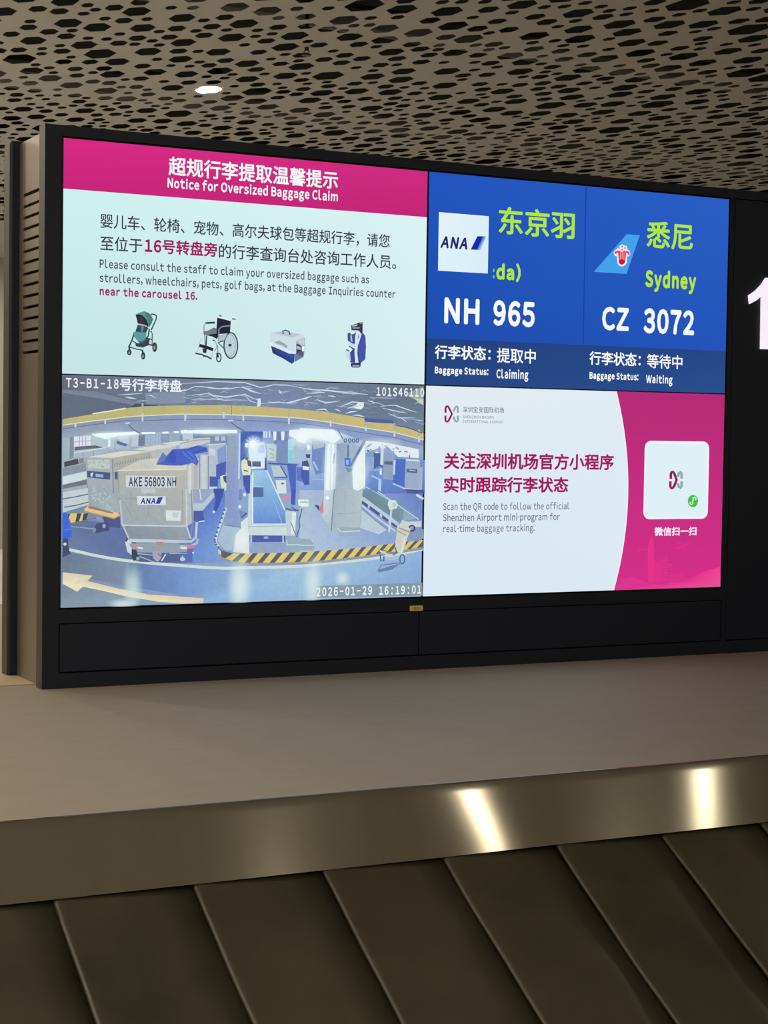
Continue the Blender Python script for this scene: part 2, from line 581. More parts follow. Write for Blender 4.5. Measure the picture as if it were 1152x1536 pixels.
class Art:
    """flat coloured shapes lying on a screen; every shape a hair in front of the one before"""

    def __init__(self, y, step=.00003, clip=None, haze=0.0):
        self.haze = haze
        self.y, self.step, self.clip = y, step, clip
        self.v, self.f, self.c = [], [], []

    def uvp(self, k, p):
        ox, oy, s = FR[k]
        u, v = uv(ox + p[0] / s, oy + p[1] / s)
        if self.clip:
            u = min(max(u, self.clip[0]), self.clip[1])
            v = min(max(v, self.clip[2]), self.clip[3])
        return u, v

    def raw(self, uvs, cols):
        b = len(self.v)
        if self.haze:                          # the camera picture is a little washed out
            h = self.haze
            cols = [(c[0] * (1 - h) + .60 * h, c[1] * (1 - h) + .70 * h, c[2] * (1 - h) + .80 * h, c[3]) for c in cols]
        self.v += [(u, self.y, ZB + v) for u, v in uvs]
        self.f.append(tuple(range(b, b + len(uvs))))
        self.c.append(cols)
        self.y -= self.step

    def poly(self, k, pts, col):
        cols = [lin(c) for c in col] if isinstance(col[0], (tuple, list)) else [lin(col)] * len(pts)
        self.raw([self.uvp(k, p) for p in pts], cols)

    def rect(self, u0, u1, v0, v1, col):
        cols = [lin(c) for c in col] if isinstance(col[0], (tuple, list)) else [lin(col)] * 4
        self.raw([(u0, v0), (u1, v0), (u1, v1), (u0, v1)], cols)

    def line(self, k, pts, wd, col, taper=False):
        y0 = self.y
        n = len(pts)
        L, R = [], []
        for i, p in enumerate(pts):
            q0, q1 = pts[max(i - 1, 0)], pts[min(i + 1, n - 1)]
            dx, dy = q1[0] - q0[0], q1[1] - q0[1]
            l = math.hypot(dx, dy) or 1
            ww = wd / 2 * ((.3 + .7 * math.sin(math.pi * i / (n - 1))) if taper and n > 2 else 1)
            L.append((p[0] - dy / l * ww, p[1] + dx / l * ww))
            R.append((p[0] + dy / l * ww, p[1] - dx / l * ww))
        for i in range(n - 1):
            self.y = y0
            self.poly(k, [L[i], L[i + 1], R[i + 1], R[i]], col)
        self.y = y0 - self.step

    def ell(self, k, cx, cy, rx, ry, col, n=24):
        self.poly(k, [(cx + rx * math.cos(2 * math.pi * i / n), cy + ry * math.sin(2 * math.pi * i / n)) for i in range(n)], col)

    def ring(self, k, cx, cy, rx, ry, wd, col, n=28):
        self.line(k, [(cx + rx * math.cos(2 * math.pi * i / n), cy + ry * math.sin(2 * math.pi * i / n)) for i in range(n + 1)], wd, col)

    def glow(self, k, cx, cy, rx, ry, col, a=.8, n=20):
        """soft spot fading outwards"""
        y0 = self.y
        prev = None
        for j in range(1, 6):
            t0, t1 = (j - 1) / 5, j / 5
            a0, a1 = a * (1 - t0 * t0) ** 2, a * (1 - t1 * t1) ** 2
            for i in range(n):
                p0, p1 = 2 * math.pi * i / n, 2 * math.pi * (i + 1) / n
                q = [(cx + rx * t0 * math.cos(p0), cy + ry * t0 * math.sin(p0)), (cx + rx * t1 * math.cos(p0), cy + ry * t1 * math.sin(p0)),
                     (cx + rx * t1 * math.cos(p1), cy + ry * t1 * math.sin(p1)), (cx + rx * t0 * math.cos(p1), cy + ry * t0 * math.sin(p1))]
                c = lin(col)[:3]
                self.y = y0
                uvs, cols = [self.uvp(k, p) for p in q], [(*c, a0), (*c, a1), (*c, a1), (*c, a0)]
                if j == 1:
                    uvs, cols = uvs[:3], cols[:3]
                self.raw(uvs, cols)
        self.y = y0 - self.step

    def build(self, name, m, parent, label=None):
        me = bpy.data.meshes.new(name)
        me.from_pydata(self.v, [], self.f)
        at = me.color_attributes.new('Col', 'FLOAT_COLOR', 'CORNER')
        flat = [x for cs in self.c for c in cs for x in c]
        at.data.foreach_set('color', flat)
        return obj(name, me, m, parent, label)


def text_mesh(body, bold=0.0, space=1.0, extrude=0.0):
    cu = bpy.data.curves.new('text', 'FONT')
    cu.body = body
    cu.size = 1
    cu.resolution_u = 3
    cu.space_character = space
    cu.extrude = extrude
    o = bpy.data.objects.new('text', cu)
    COL.objects.link(o)
    bpy.context.view_layer.update()
    me = bpy.data.meshes.new_from_object(o.evaluated_get(bpy.context.evaluated_depsgraph_get()))
    bpy.data.objects.remove(o)
    bpy.data.curves.remove(cu)
    if bold:                                   # heavier strokes: the outline swept around a small circle
        bm = bmesh.new()
        for k in range(8):
            me2 = me.copy()
            me2.transform(Matrix.Translation((bold * math.cos(k * math.pi / 4), bold * math.sin(k * math.pi / 4), 0)))
            bm.from_mesh(me2)
            bpy.data.meshes.remove(me2)
        bm.to_mesh(me)
        bm.free()
    return me


def bounds(me):
    n = len(me.vertices)
    a = [0.0] * (3 * n)
    me.vertices.foreach_get('co', a)
    return min(a[0::3]), max(a[0::3]), min(a[1::3]), max(a[1::3])


LEFT = {**{c: .095 for c in 'BDEFHIKLMNPRbhiklmnpru1U'}, **{c: .055 for c in 'CGOQcdegoqa0689'}}
RIGHT = {**{c: .095 for c in 'HIMNdhmnqulaUi'}, **{c: .055 for c in 'BDOPQSRbpoegs0123456789'}}
_glyph = {}


def latin_mesh(body, bold=0.0, space=1.0, mono=0.0):
    """Latin line set from the wide forms of the sans face, letter by letter"""
    bm = bmesh.new()
    x = 0.0
    for ch in body:
        if ch == ' ':
            x += (mono or .30) * space
            continue
        if (ch, bold) not in _glyph:
            g = text_mesh(chr(ord(ch) + 0xFEE0), bold)
            if ch == '-':
                g.transform(Matrix.Translation((.5, 0, 0)) @ Matrix.Scale(.7 if mono else .36, 4, (1, 0, 0)) @ Matrix.Translation((-.5, 0, 0)))
            _glyph[(ch, bold)] = g
        g = _glyph[(ch, bold)].copy()
        g0, g1 = bounds(g)[:2]
        if mono:
            g.transform(Matrix.Translation((x + mono / 2 - (g0 + g1) / 2, 0, 0)))
            x += mono
        else:
            lb, rb = LEFT.get(ch, .04), RIGHT.get(ch, .04)
            x += lb * space
            g.transform(Matrix.Translation((x - g0, 0, 0)))
            x += (g1 - g0) + rb * space
        bm.from_mesh(g)
        bpy.data.meshes.remove(g)
    me = bpy.data.meshes.new('text')
    bm.to_mesh(me)
    bm.free()
    return me


_caph = {}


def text(name, body, xl, xr, yt, yb, col, parent, mode='ink', bold=.012, space=1.0, layer=.0009, shear=0.0, label=None, m=None, frame='p', mono=0.0):
    """one line of writing on a screen: xl/xr its left and right ink edge, yt/yb top and bottom (cap height and baseline for Latin) at xl"""
    ox, oy, s = FR[frame]
    me = latin_mesh(body, bold, space, mono) if all(ord(ch) < 127 for ch in body) else text_mesh(body, bold, space)
    x0, x1, y0, y1 = bounds(me)
    ul, vt = uv(ox + xl / s, oy + yt / s)
    _, vb = uv(ox + xl / s, oy + yb / s)
    ur = uv(ox + xr / s, oy + (yt + yb) / 2 / s)[0]
    if mode == 'cap':
        if bold not in _caph:
            mh = text_mesh('\uff28', bold)
            _caph[bold] = bounds(mh)[2:]
            bpy.data.meshes.remove(mh)
        c0, c1 = _caph[bold]
    else:
        c0, c1 = y0, y1
    sy = (vt - vb) / (c1 - c0)
    sx = (ur - ul) / ((x1 - x0 + shear * (c1 - c0)) or 1)
    for v in me.vertices:
        yy = v.co.y - c0
        v.co = Vector((ul + (v.co.x - x0 + shear * yy) * sx, YS - layer, ZB + vb + yy * sy))
    at = me.color_attributes.new('Col', 'FLOAT_COLOR', 'CORNER')
    at.data.foreach_set('color', list(lin(col)) * len(me.loops))
    return obj(name, me, m or M_pix, parent, label)


def screen(name, label, ix, iz):
    (a, b), (c, d) = SX[ix], SZ[iz]
    t = thing(name, label, 'screen', ((a + b) / 2, 0, ZB + c))
    bm = bmesh.new()
    box(bm, a - .0032, b + .0032, .0, .012, ZB + c - .0018, ZB + d + .0018)
    obj('bezel', bm, M_bezel, t)
    return t, a, b, c, d


# ------------------------------------------------------------------ screen 1: oversized baggage notice
CR = (163, 28, 96)
t1, a, b, c, d = screen('notice_screen', 'upper left screen showing the pink-headed notice for oversized baggage claim', 0, 1)
A = Art(YS)
hb = uv(93.8, 282.8)[1]
A.rect(a, b, c, hb, [(196, 228, 230), (214, 238, 240), (218, 242, 244), (206, 240, 240)])
A.build('page_background', M_back, t1, 'pale cyan page')
A = Art(YS - .0002)
A.rect(a, b, hb, d, [(200, 38, 122), (196, 38, 118), (206, 44, 128), (216, 42, 132)])
A.build('header_band', M_back, t1, 'magenta header band')
W = (246, 250, 252)
text('title_text', '超规行李提取温馨提示', 252.5, 506.8, 234.6, 262.8, W, t1, bold=.02)
text('title_text', 'Notice for Oversized Baggage Claim', 251, 506.5, 266.8, 281.6, W, t1, 'cap', bold=.034, space=.95)
DK = (58, 62, 70)
text('notice_text', '婴儿车、轮椅、宠物、高尔夫球包等超规行李，请您', 150.1, 584.4, 320.2, 342.4, DK, t1, bold=.010)
text('notice_text', '至位于', 150, 213, 353.4, 375.6, DK, t1, bold=.010)
text('notice_text', '16', 216.8, 241.5, 358.6, 378, CR, t1, 'ink', bold=.036, label='bold crimson number')
text('notice_text', '号转盘旁', 243, 325.5, 358.6, 380.8, CR, t1, bold=.024, label='bold crimson words')
text('notice_text', '的行李查询台处咨询工作人员。', 328, 594, 365.5, 387.5, DK, t1, bold=.010)
GY = (78, 84, 92)
text('notice_text', 'Please consult the staff to claim your oversized baggage such as', 149, 553.4, 389.2, 401.8, GY, t1, 'cap', bold=.022, space=1.06)
text('notice_text', 'strollers, wheelchairs, pets, golf bags, at the Baggage Inquiries counter', 149, 593, 410.3, 422.9, GY, t1, 'cap', bold=.022, space=1.06)
text('notice_text', 'near the carousel 16.', 149, 295.6, 430.3, 442.8, (160, 40, 100), t1, 'cap', bold=.042, space=1.06, label='bold crimson words')
# stroller
A = Art(YS - .0006)
FRM = (52, 70, 74)
A.line('s', [(640, 245), (700, 248), (740, 275), (735, 330), (650, 520)], 22, FRM)
A.line('s', [(600, 540), (650, 540), (668, 590), (665, 780)], 20, (90, 110, 112))
A.line('s', [(360, 560), (320, 690), (270, 800)], 26, FRM)
A.line('s', [(330, 710), (400, 750)], 18, FRM)
A.line('s', [(615, 500), (600, 620), (540, 690)], 24, FRM)
A.line('s', [(280, 815), (400, 850), (490, 865)], 20, (70, 90, 94))
A.line('s', [(600, 670), (660, 680)], 22, FRM)
A.line('s', [(600, 770), (680, 785)], 24, FRM)
A.poly('s', [(375, 750), (440, 745), (540, 700), (590, 650), (625, 680), (610, 780), (500, 825), (380, 800)], (62, 68, 84))
A.poly('s', [(375, 260), (410, 235), (470, 210), (530, 195), (600, 220), (650, 265), (680, 330), (660, 400), (610, 480), (570, 430), (540, 350), (480, 280)], (96, 152, 142))
A.poly('s', [(530, 195), (600, 220), (650, 265), (680, 330), (660, 400), (610, 480), (600, 380), (570, 290)], (74, 128, 120))
A.poly('s', [(378, 262), (430, 248), (500, 270), (560, 330), (600, 420), (590, 470), (560, 440), (415, 410), (400, 330)], (40, 44, 56))
A.poly('s', [(430, 275), (490, 290), (535, 350), (540, 410), (430, 400)], (62, 52, 68))
A.poly('s', [(415, 405), (480, 415), (560, 435), (560, 455), (415, 425)], (170, 178, 190))
A.poly('s', [(415, 430), (570, 460), (600, 490), (560, 560), (470, 565), (375, 545)], (54, 78, 84))
A.poly('s', [(480, 450), (520, 460), (500, 555), (470, 550)], (110, 140, 142))
A.poly('s', [(360, 545), (470, 560), (570, 560), (560, 640), (530, 690), (470, 720), (410, 705), (355, 640), (345, 600)], (92, 156, 156))
A.poly('s', [(410, 705), (470, 720), (530, 690), (550, 650), (560, 680), (500, 740), (430, 735)], (58, 112, 112))
for (x, y, rx, ry) in ((270, 905, 40, 52), (510, 965, 36, 66), (708, 815, 42, 84)):
    A.ell('s', x, y, rx, ry, (58, 66, 74))
    A.ell('s', x - 4, y + 8, rx * .5, ry * .5, (110, 118, 124))
    A.ell('s', x - 4, y + 8, rx * .2, ry * .2, (190, 200, 200))
A.line('s', [(265, 790), (275, 870)], 30, FRM)
A.line('s', [(490, 860), (510, 930)], 30, FRM)
A.build('stroller_picture', M_pix, t1, 'picture of a green stroller')
# wheelchair
A = Art(YS - .0006)
BK = (38, 38, 54)
LG = (176, 196, 200)
A.ell('w', 815, 672, 112, 215, (190, 216, 222))
A.ring('w', 815, 672, 118, 222, 22, (58, 74, 82))
A.ring('w', 800, 672, 92, 190, 8, (120, 140, 146))
for k in range(6):
    th = k * math.pi / 6 + .2
    A.line('w', [(800 - 88 * math.cos(th), 672 - 180 * math.sin(th)), (800 + 88 * math.cos(th), 672 + 180 * math.sin(th))], 4, (140, 160, 166))
A.ell('w', 800, 665, 30, 22, (52, 62, 72))
A.poly('w', [(580, 190), (815, 250), (800, 460), (615, 475), (575, 560), (565, 400)], BK)
A.line('w', [(590, 175), (820, 238)], 26, (225, 240, 242))
A.line('w', [(835, 225), (825, 440)], 22, (215, 232, 236))
A.line('w', [(610, 155), (655, 165)], 20, (60, 84, 92))
A.line('w', [(835, 212), (900, 218)], 20, (60, 84, 92))
A.poly('w', [(340, 430), (430, 410), (520, 360), (570, 380), (570, 470), (350, 490)], (112, 124, 132))
A.poly('w', [(380, 490), (570, 465), (575, 560), (500, 520)], BK)
A.line('w', [(800, 330), (660, 345), (610, 385), (598, 600)], 22, (130, 146, 154))
A.poly('w', [(610, 490), (760, 465), (690, 600), (600, 600)], (176, 194, 202))
A.line('w', [(540, 275), (375, 285)], 34, (52, 76, 82))
A.line('w', [(400, 275), (350, 320), (350, 430)], 14, (120, 140, 146))
A.line('w', [(330, 460), (360, 470), (370, 660)], 16, (120, 140, 146))
A.line('w', [(395, 500), (385, 680)], 22, (54, 66, 78))
A.line('w', [(300, 540), (235, 790)], 12, LG)
A.line('w', [(270, 670), (400, 705), (510, 745)], 54, BK)
A.poly('w', [(320, 720), (400, 730), (390, 800), (340, 800)], (46, 48, 62))
A.line('w', [(200, 805), (320, 830), (360, 850)], 26, (56, 78, 84))
A.line('w', [(330, 850), (400, 860), (480, 905)], 28, (56, 78, 84))
A.line('w', [(500, 780), (480, 890)], 14, LG)
A.line('w', [(500, 580), (550, 600), (575, 700), (530, 770)], 14, (130, 160, 160))
A.line('w', [(500, 575), (535, 592)], 22, (60, 76, 82))
A.line('w', [(600, 620), (690, 590)], 18, (60, 74, 84))
A.line('w', [(590, 620), (690, 720)], 16, (60, 74, 84))
A.line('w', [(585, 660), (590, 800)], 16, (130, 150, 156))
A.ring('w', 605, 880, 38, 72, 22, (70, 80, 90))
A.line('w', [(570, 800), (600, 880)], 30, (44, 54, 62))
A.build('wheelchair_picture', M_pix, t1, 'picture of a black wheelchair')
# pet carrier
A = Art(YS - .0006)
A.poly('k', [(205, 560), (400, 640), (560, 715), (660, 700), (650, 870), (605, 905), (430, 800), (235, 700)], [(52, 68, 110), (60, 78, 140), (58, 84, 170), (54, 90, 190), (44, 70, 160), (40, 58, 120), (42, 56, 110), (44, 56, 92)])
A.poly('k', [(660, 700), (860, 600), (830, 775), (655, 872)], (112, 128, 150))
A.poly('k', [(190, 310), (420, 275), (600, 320), (790, 330), (850, 380), (850, 600), (690, 690), (560, 650), (190, 500)], (206, 222, 230))
A.poly('k', [(420, 285), (560, 300), (770, 340), (620, 400), (400, 350), (200, 310)], (182, 200, 214))
A.poly('k', [(165, 520), (215, 500), (420, 590), (600, 670), (690, 680), (680, 715), (590, 712), (400, 640), (180, 545)], (220, 232, 246))
A.poly('k', [(260, 490), (370, 460), (510, 550), (520, 610), (400, 560)], (150, 170, 172))
A.poly('k', [(330, 525), (430, 555), (500, 610), (400, 590)], (206, 222, 208))
A.poly('k', [(690, 470), (850, 400), (860, 590), (830, 770), (690, 700)], (150, 158, 172))
A.poly('k', [(690, 520), (780, 550), (790, 690), (690, 720)], (52, 66, 112))
A.poly('k', [(700, 560), (770, 580), (770, 640), (700, 625)], (170, 190, 216))
A.poly('k', [(720, 680), (830, 640), (825, 770), (730, 740)], (84, 98, 112))
A.poly('k', [(800, 570), (850, 560), (845, 660), (800, 670)], (236, 244, 250))
A.poly('k', [(720, 430), (840, 400), (850, 540), (800, 560), (710, 500)], (196, 206, 200))
A.line('k', [(440, 335), (430, 275), (480, 262), (550, 285), (570, 350)], 26, (72, 90, 108))
A.build('pet_carrier_picture', M_pix, t1, 'picture of a blue and white pet carrier')
# golf bag
A = Art(YS - .0006)
NV = (62, 78, 150)
A.poly('g', [(540, 390), (700, 420), (750, 480), (770, 720), (755, 990), (650, 1080), (430, 1060), (395, 900), (480, 700)], NV)
A.poly('g', [(640, 400), (720, 440), (760, 520), (768, 720), (750, 1000), (640, 1060), (590, 760)], (74, 84, 166))
A.poly('g', [(450, 260), (560, 225), (620, 200), (700, 190), (695, 440), (640, 400), (600, 370), (455, 365)], (56, 58, 76))
A.poly('g', [(470, 265), (590, 240), (580, 270), (475, 290)], (190, 200, 210))
A.poly('g', [(475, 305), (640, 300), (620, 330), (480, 330)], (150, 160, 176))
A.poly('g', [(640, 205), (700, 195), (690, 230), (630, 235)], (120, 132, 140))
A.poly('g', [(440, 385), (560, 385), (540, 420), (470, 480), (450, 460)], (220, 236, 240))
A.poly('g', [(370, 440), (420, 415), (450, 460), (540, 430), (530, 660), (470, 650), (375, 590)], (64, 84, 134))
A.poly('g', [(430, 470), (460, 480), (480, 620), (440, 600)], (176, 198, 240))
A.poly('g', [(400, 640), (530, 665), (520, 760), (470, 740)], (196, 212, 244))
A.poly('g', [(380, 740), (420, 730), (480, 780), (430, 840), (330, 800)], (222, 242, 244))
A.line('g', [(400, 705), (470, 755)], 22, (60, 74, 92))
A.line('g', [(340, 785), (410, 815)], 28, (84, 98, 118))
A.poly('g', [(320, 810), (400, 840), (400, 1000), (380, 1020), (325, 950)], (206, 222, 232))
A.poly('g', [(400, 860), (425, 850), (440, 1040), (410, 1020)], (186, 204, 236))
A.poly('g', [(560, 380), (610, 380), (670, 450), (640, 560), (590, 700), (580, 860), (605, 1060), (570, 1090), (535, 1070), (520, 850), (535, 500)], (212, 228, 246))
A.poly('g', [(600, 450), (625, 520), (590, 560)], (120, 140, 170))
A.poly('g', [(445, 1070), (655, 1070), (650, 1150), (600, 1175), (470, 1170), (440, 1130)], (46, 50, 86))
A.poly('g', [(470, 1115), (630, 1115), (620, 1155), (480, 1155)], (150, 158, 174))
A.build('golf_bag_picture', M_pix, t1, 'picture of a navy golf bag')

# ------------------------------------------------------------------ screen 2: flight information
t2, a, b, c, d = screen('flight_screen', 'upper right blue screen listing flights NH 965 and CZ 3072 with their baggage status', 1, 1)
vb = uv(640, 507.3)[1]
A = Art(YS)
A.rect(a, b, vb, d, [(30, 78, 176), (36, 84, 186), (42, 94, 196), (36, 84, 190)])
A.build('page_background', M_back, t2, 'blue page')
A = Art(YS - .0002)
A.rect(a, b, c, vb, [(40, 70, 132), (42, 78, 142), (38, 72, 136), (36, 66, 126)])
A.build('status_band', M_back, t2, 'darker blue band')
A = Art(YS - .0004)
ud = uv(876.5, 390)[0]
A.rect(ud - .0022, ud + .0022, vb, d - .0, (26, 66, 156))
A.build('column_divider', M_pix, t2)
GR = (176, 232, 62)
text('destination_text', '东京羽', 747.8, 861.5, 309, 351, GR, t2, bold=.02)
text('destination_text', 'da)', 744, 780.4, 396.3, 419, GR, t2, 'cap', bold=.055)
A = Art(YS - .0009)
A.poly('p', [(738.8, 403), (741, 403.2), (741, 408), (738.8, 408)], (120, 190, 150))
A.poly('p', [(738.8, 413), (741, 413.2), (741, 417.5), (738.8, 417.5)], (120, 190, 150))
A.build('destination_text', M_pix, t2, 'sliver of a scrolling letter')
text('destination_text', '悉尼', 969.8, 1038.9, 330.6, 371.4, GR, t2, bold=.02)
text('destination_text', 'Sydney', 967.6, 1043.4, 405.2, 430.3, GR, t2, 'cap', bold=.055)
text('flight_number', 'NH', 666.2, 718.6, 446, 484.9, W, t2, 'cap', bold=.042)
text('flight_number', '965', 739.7, 801.6, 449.6, 488.5, W, t2, 'ink', bold=.042)
text('flight_number', 'CZ', 902.8, 942.6, 459.6, 495.3, W, t2, 'ink', bold=.042)
text('flight_number', '3072', 965.3, 1040.7, 461.8, 500, W, t2, 'ink', bold=.042)
text('status_text', '行李状态：', 651.7, 735.5, 517, 538.2, W, t2, bold=.022)
text('status_text', '提取中', 745, 803, 521.6, 543.8, W, t2, bold=.014)
text('status_text', 'Baggage Status:', 651.7, 732, 549.8, 560.2, W, t2, 'cap', bold=.05)
text('status_text', 'Claiming', 744.2, 791.8, 554, 567.4, W, t2, 'cap', bold=.04)
text('status_text', '行李状态：', 883.7, 960.5, 526.6, 547.2, W, t2, bold=.022)
text('status_text', '等待中', 969.8, 1022.9, 530.8, 552, W, t2, bold=.014)
text('status_text', 'Baggage Status:', 883.7, 957, 557.8, 568.2, W, t2, 'cap', bold=.05)
text('status_text', 'Waiting', 968.5, 1008, 562.4, 574.6, W, t2, 'cap', bold=.04)
A = Art(YS - .0006)
A.poly('a', [(170, 175), (890, 235), (875, 1060), (158, 1018)], [(226, 242, 250), (220, 238, 244), (216, 236, 246), (222, 242, 252)])
A.poly('a', [(725, 522), (842, 524), (742, 720), (628, 715)], (26, 42, 176))
A.poly('a', [(800, 524), (850, 524), (772, 720), (720, 720)], [(24, 60, 190), (130, 190, 240), (170, 215, 248), (60, 120, 220)])
lg = A.build('airline_logo', M_pix, t2, 'white square with an airline logo')
text('logo_lettering', 'ANA', 190, 605, 517, 690, (40, 42, 110), t2, 'cap', bold=.05, shear=.2, frame='a', layer=.0012)
A = Art(YS - .0006)
A.poly('t', [(685, 190), (912, 205), (680, 875), (118, 838)], (68, 162, 236))
A.poly('t', [(455, 505), (490, 460), (530, 425), (560, 390), (600, 366), (640, 382), (690, 395), (692, 440), (740, 485), (748, 545), (715, 575), (690, 572), (690, 680), (650, 730), (600, 748), (550, 730), (522, 690), (515, 570), (480, 565)], (232, 226, 246))
RD = (222, 66, 86)
A.poly('t', [(535, 520), (560, 465), (600, 500), (650, 465), (675, 520), (665, 600), (655, 680), (600, 716), (550, 690), (545, 600)], RD)
A.line('t', [(560, 520), (530, 488), (498, 498), (490, 528)], 34, RD)
A.line('t', [(655, 520), (685, 490), (715, 508), (722, 545)], 34, RD)
for x in (575, 605, 637):
    A.line('t', [(x, 490), (x - 2, 640)], 9, (246, 170, 180))
A.ell('t', 600, 668, 52, 46, (196, 30, 52))
for (x, y) in ((552, 425), (605, 402), (655, 428), (605, 460)):
    A.ell('t', x, y, 11, 16, RD)
A.build('airline_logo', M_pix, t2, 'light blue tail fin with a red flower')

# ------------------------------------------------------------------ screen 3: the baggage hall camera picture
t3, a, b, c, d = screen('camera_screen', 'lower left screen showing a camera picture of baggage containers and a conveyor', 0, 0)
A = Art(YS, clip=(a, b, c, d), haze=.06)
# floor
A.rect(a, b, c, d, [(120, 140, 170), (150, 185, 222), (150, 185, 222), (92, 112, 160)])
A.poly(4, [(25, 250), (700, 330), (700, 640), (25, 540)], [(92, 110, 152), (84, 104, 160), (84, 106, 158), (104, 122, 152)])
A.poly(4, [(25, 560), (640, 660), (640, 880), (25, 760)], [(96, 112, 138), (120, 142, 168), (118, 138, 164), (104, 120, 138)])
A.poly(4, [(640, 650), (1152, 690), (1152, 960), (640, 880)], [(96, 118, 162), (112, 144, 206), (108, 140, 198), (90, 116, 176)])
A.poly(4, [(25, 870), (700, 960), (1152, 1020), (1152, 1040), (25, 1075)], [(112, 130, 148), (136, 158, 178), (128, 158, 196), (128, 158, 196), (128, 146, 160)])
A.poly(5, [(0, 690), (1152, 690), (1152, 1005), (215, 1030), (0, 970)], [(112, 146, 204), (160, 196, 222), (146, 182, 216), (134, 172, 214), (108, 142, 200)])
A.poly(6, [(0, 690), (1105, 540), (1105, 960), (0, 1000)], [(160, 196, 222), (140, 176, 222), (124, 158, 204), (150, 188, 216)])
# aisle between containers and island
A.poly(5, [(100, 0), (420, 0), (420, 200), (310, 470), (460, 660), (0, 670), (0, 430), (100, 280)], [(74, 104, 190), (84, 116, 202), (104, 142, 216), (110, 150, 216), (120, 156, 212), (100, 130, 196), (90, 118, 190), (80, 108, 190)])
# ceiling with its crinkled foil
A.poly(1, [(25, 20), (1152, 40), (1152, 310), (600, 330), (25, 430)], [(96, 94, 116), (104, 118, 142), (110, 126, 152), (96, 108, 126), (88, 98, 118)])
A.poly(2, [(0, 40), (1152, 75), (1152, 340), (0, 310)], [(104, 118, 142), (112, 126, 158), (116, 134, 168), (104, 118, 142)])
A.poly(3, [(0, 80), (1140, 110), (1140, 560), (590, 420), (0, 340)], [(112, 128, 156), (86, 98, 112), (112, 130, 156), (98, 116, 142), (112, 130, 160)])
A.poly(1, [(35, 165), (330, 225), (690, 290), (600, 320), (300, 372), (35, 412)], (88, 99, 118))
A.poly(1, [(35, 150), (330, 165), (740, 270), (690, 292), (330, 222), (35, 176)], (116, 126, 146))
A.poly(1, [(690, 275), (900, 290), (900, 300), (650, 310)], (58, 64, 84))
A.poly(1, [(780, 180), (1152, 160), (1152, 270), (800, 280)], (124, 140, 162))
rs = random.Random(3)
for i in range(120):
    k = rs.choice((2, 2, 3, 3, 3))
    x = rs.uniform(0, 1080)
    y = rs.uniform(100, 285) + ((x - 250) * .2 if (k == 3 and x > 250) else 15 if k == 3 else 0)
    l = rs.uniform(30, 150)
    g = rs.choice((-1, 1)) * rs.uniform(0, 22)
    t_ = rs.uniform(.25, .75)
    cc = tuple(int(q0 + (q1 - q0) * t_) for q0, q1 in zip((90, 104, 130), (205, 220, 240)))
    A.line(k, [(x, y), (x + l / 2, y + g), (x + l, y + g * .4 + l * .08 * (k == 3))], rs.uniform(4, 12), cc, True)
HL = (206, 220, 238)
for k, pts, wd in ((2, [(0, 95), (180, 85), (340, 75), (600, 85), (740, 130), (860, 105), (970, 105), (1152, 140)], 9),
                   (2, [(0, 162), (60, 155), (140, 120), (240, 125), (350, 140), (450, 140), (560, 125), (650, 160)], 9),
                   (2, [(60, 205), (150, 195), (260, 185), (330, 205), (420, 215), (500, 205), (600, 190), (650, 220), (720, 245), (725, 290)], 9),
                   (2, [(120, 240), (330, 235), (420, 245), (560, 240)], 7), (2, [(570, 120), (650, 160), (740, 185)], 14),
                   (2, [(740, 275), (900, 262), (970, 270), (1070, 265)], 10), (2, [(960, 270), (1060, 250), (1152, 222)], 14), (2, [(905, 150), (915, 175), (935, 185)], 14),
                   (2, [(260, 170), (300, 205), (390, 240)], 7), (2, [(590, 190), (640, 250), (720, 275)], 8),
                   (3, [(0, 130), (120, 150), (240, 155), (330, 165), (470, 180), (620, 192)], 12), (3, [(60, 182), (150, 178), (230, 174)], 12),
                   (3, [(0, 240), (60, 225), (110, 208)], 16), (3, [(150, 235), (240, 270), (370, 250)], 12), (3, [(260, 205), (300, 208), (330, 216)], 12),
                   (3, [(380, 300), (480, 260), (590, 268)], 12), (3, [(150, 335), (230, 325), (262, 348)], 12), (3, [(320, 325), (350, 335), (375, 348)], 12),
                   (3, [(420, 365), (470, 350), (525, 345)], 14), (3, [(480, 380), (540, 382), (590, 395)], 14), (3, [(760, 295), (870, 290), (960, 322), (1065, 355)], 10),
                   (3, [(750, 315), (860, 340), (960, 362)], 9), (3, [(800, 360), (900, 405), (1050, 405)], 8), (3, [(620, 250), (655, 255), (690, 272)], 12),
                   (3, [(930, 410), (970, 440)], 7), (1, [(530, 197), (640, 190), (760, 182)], 8), (1, [(595, 215), (640, 222), (700, 232)], 14),
                   (1, [(700, 255), (760, 250), (800, 250)], 7), (1, [(1090, 160), (1152, 150)], 10), (1, [(800, 195), (840, 205), (880, 225)], 7)):
    A.line(k, pts, wd, HL, True)
A.poly(3, [(490, 310), (530, 270), (582, 262), (585, 300), (560, 330), (520, 322)], (228, 238, 244))
A.line(3, [(430, 320), (500, 300), (585, 285)], 14, (200, 214, 230), True)
A.poly(2, [(705, 300), (712, 250), (700, 232), (738, 228), (738, 290), (725, 305)], (214, 230, 248))
A.poly(3, [(960, 190), (1125, 120), (1125, 270), (1050, 240)], (150, 164, 164))
A.poly(3, [(1040, 225), (1125, 235), (1125, 290), (1080, 262)], (196, 204, 190))
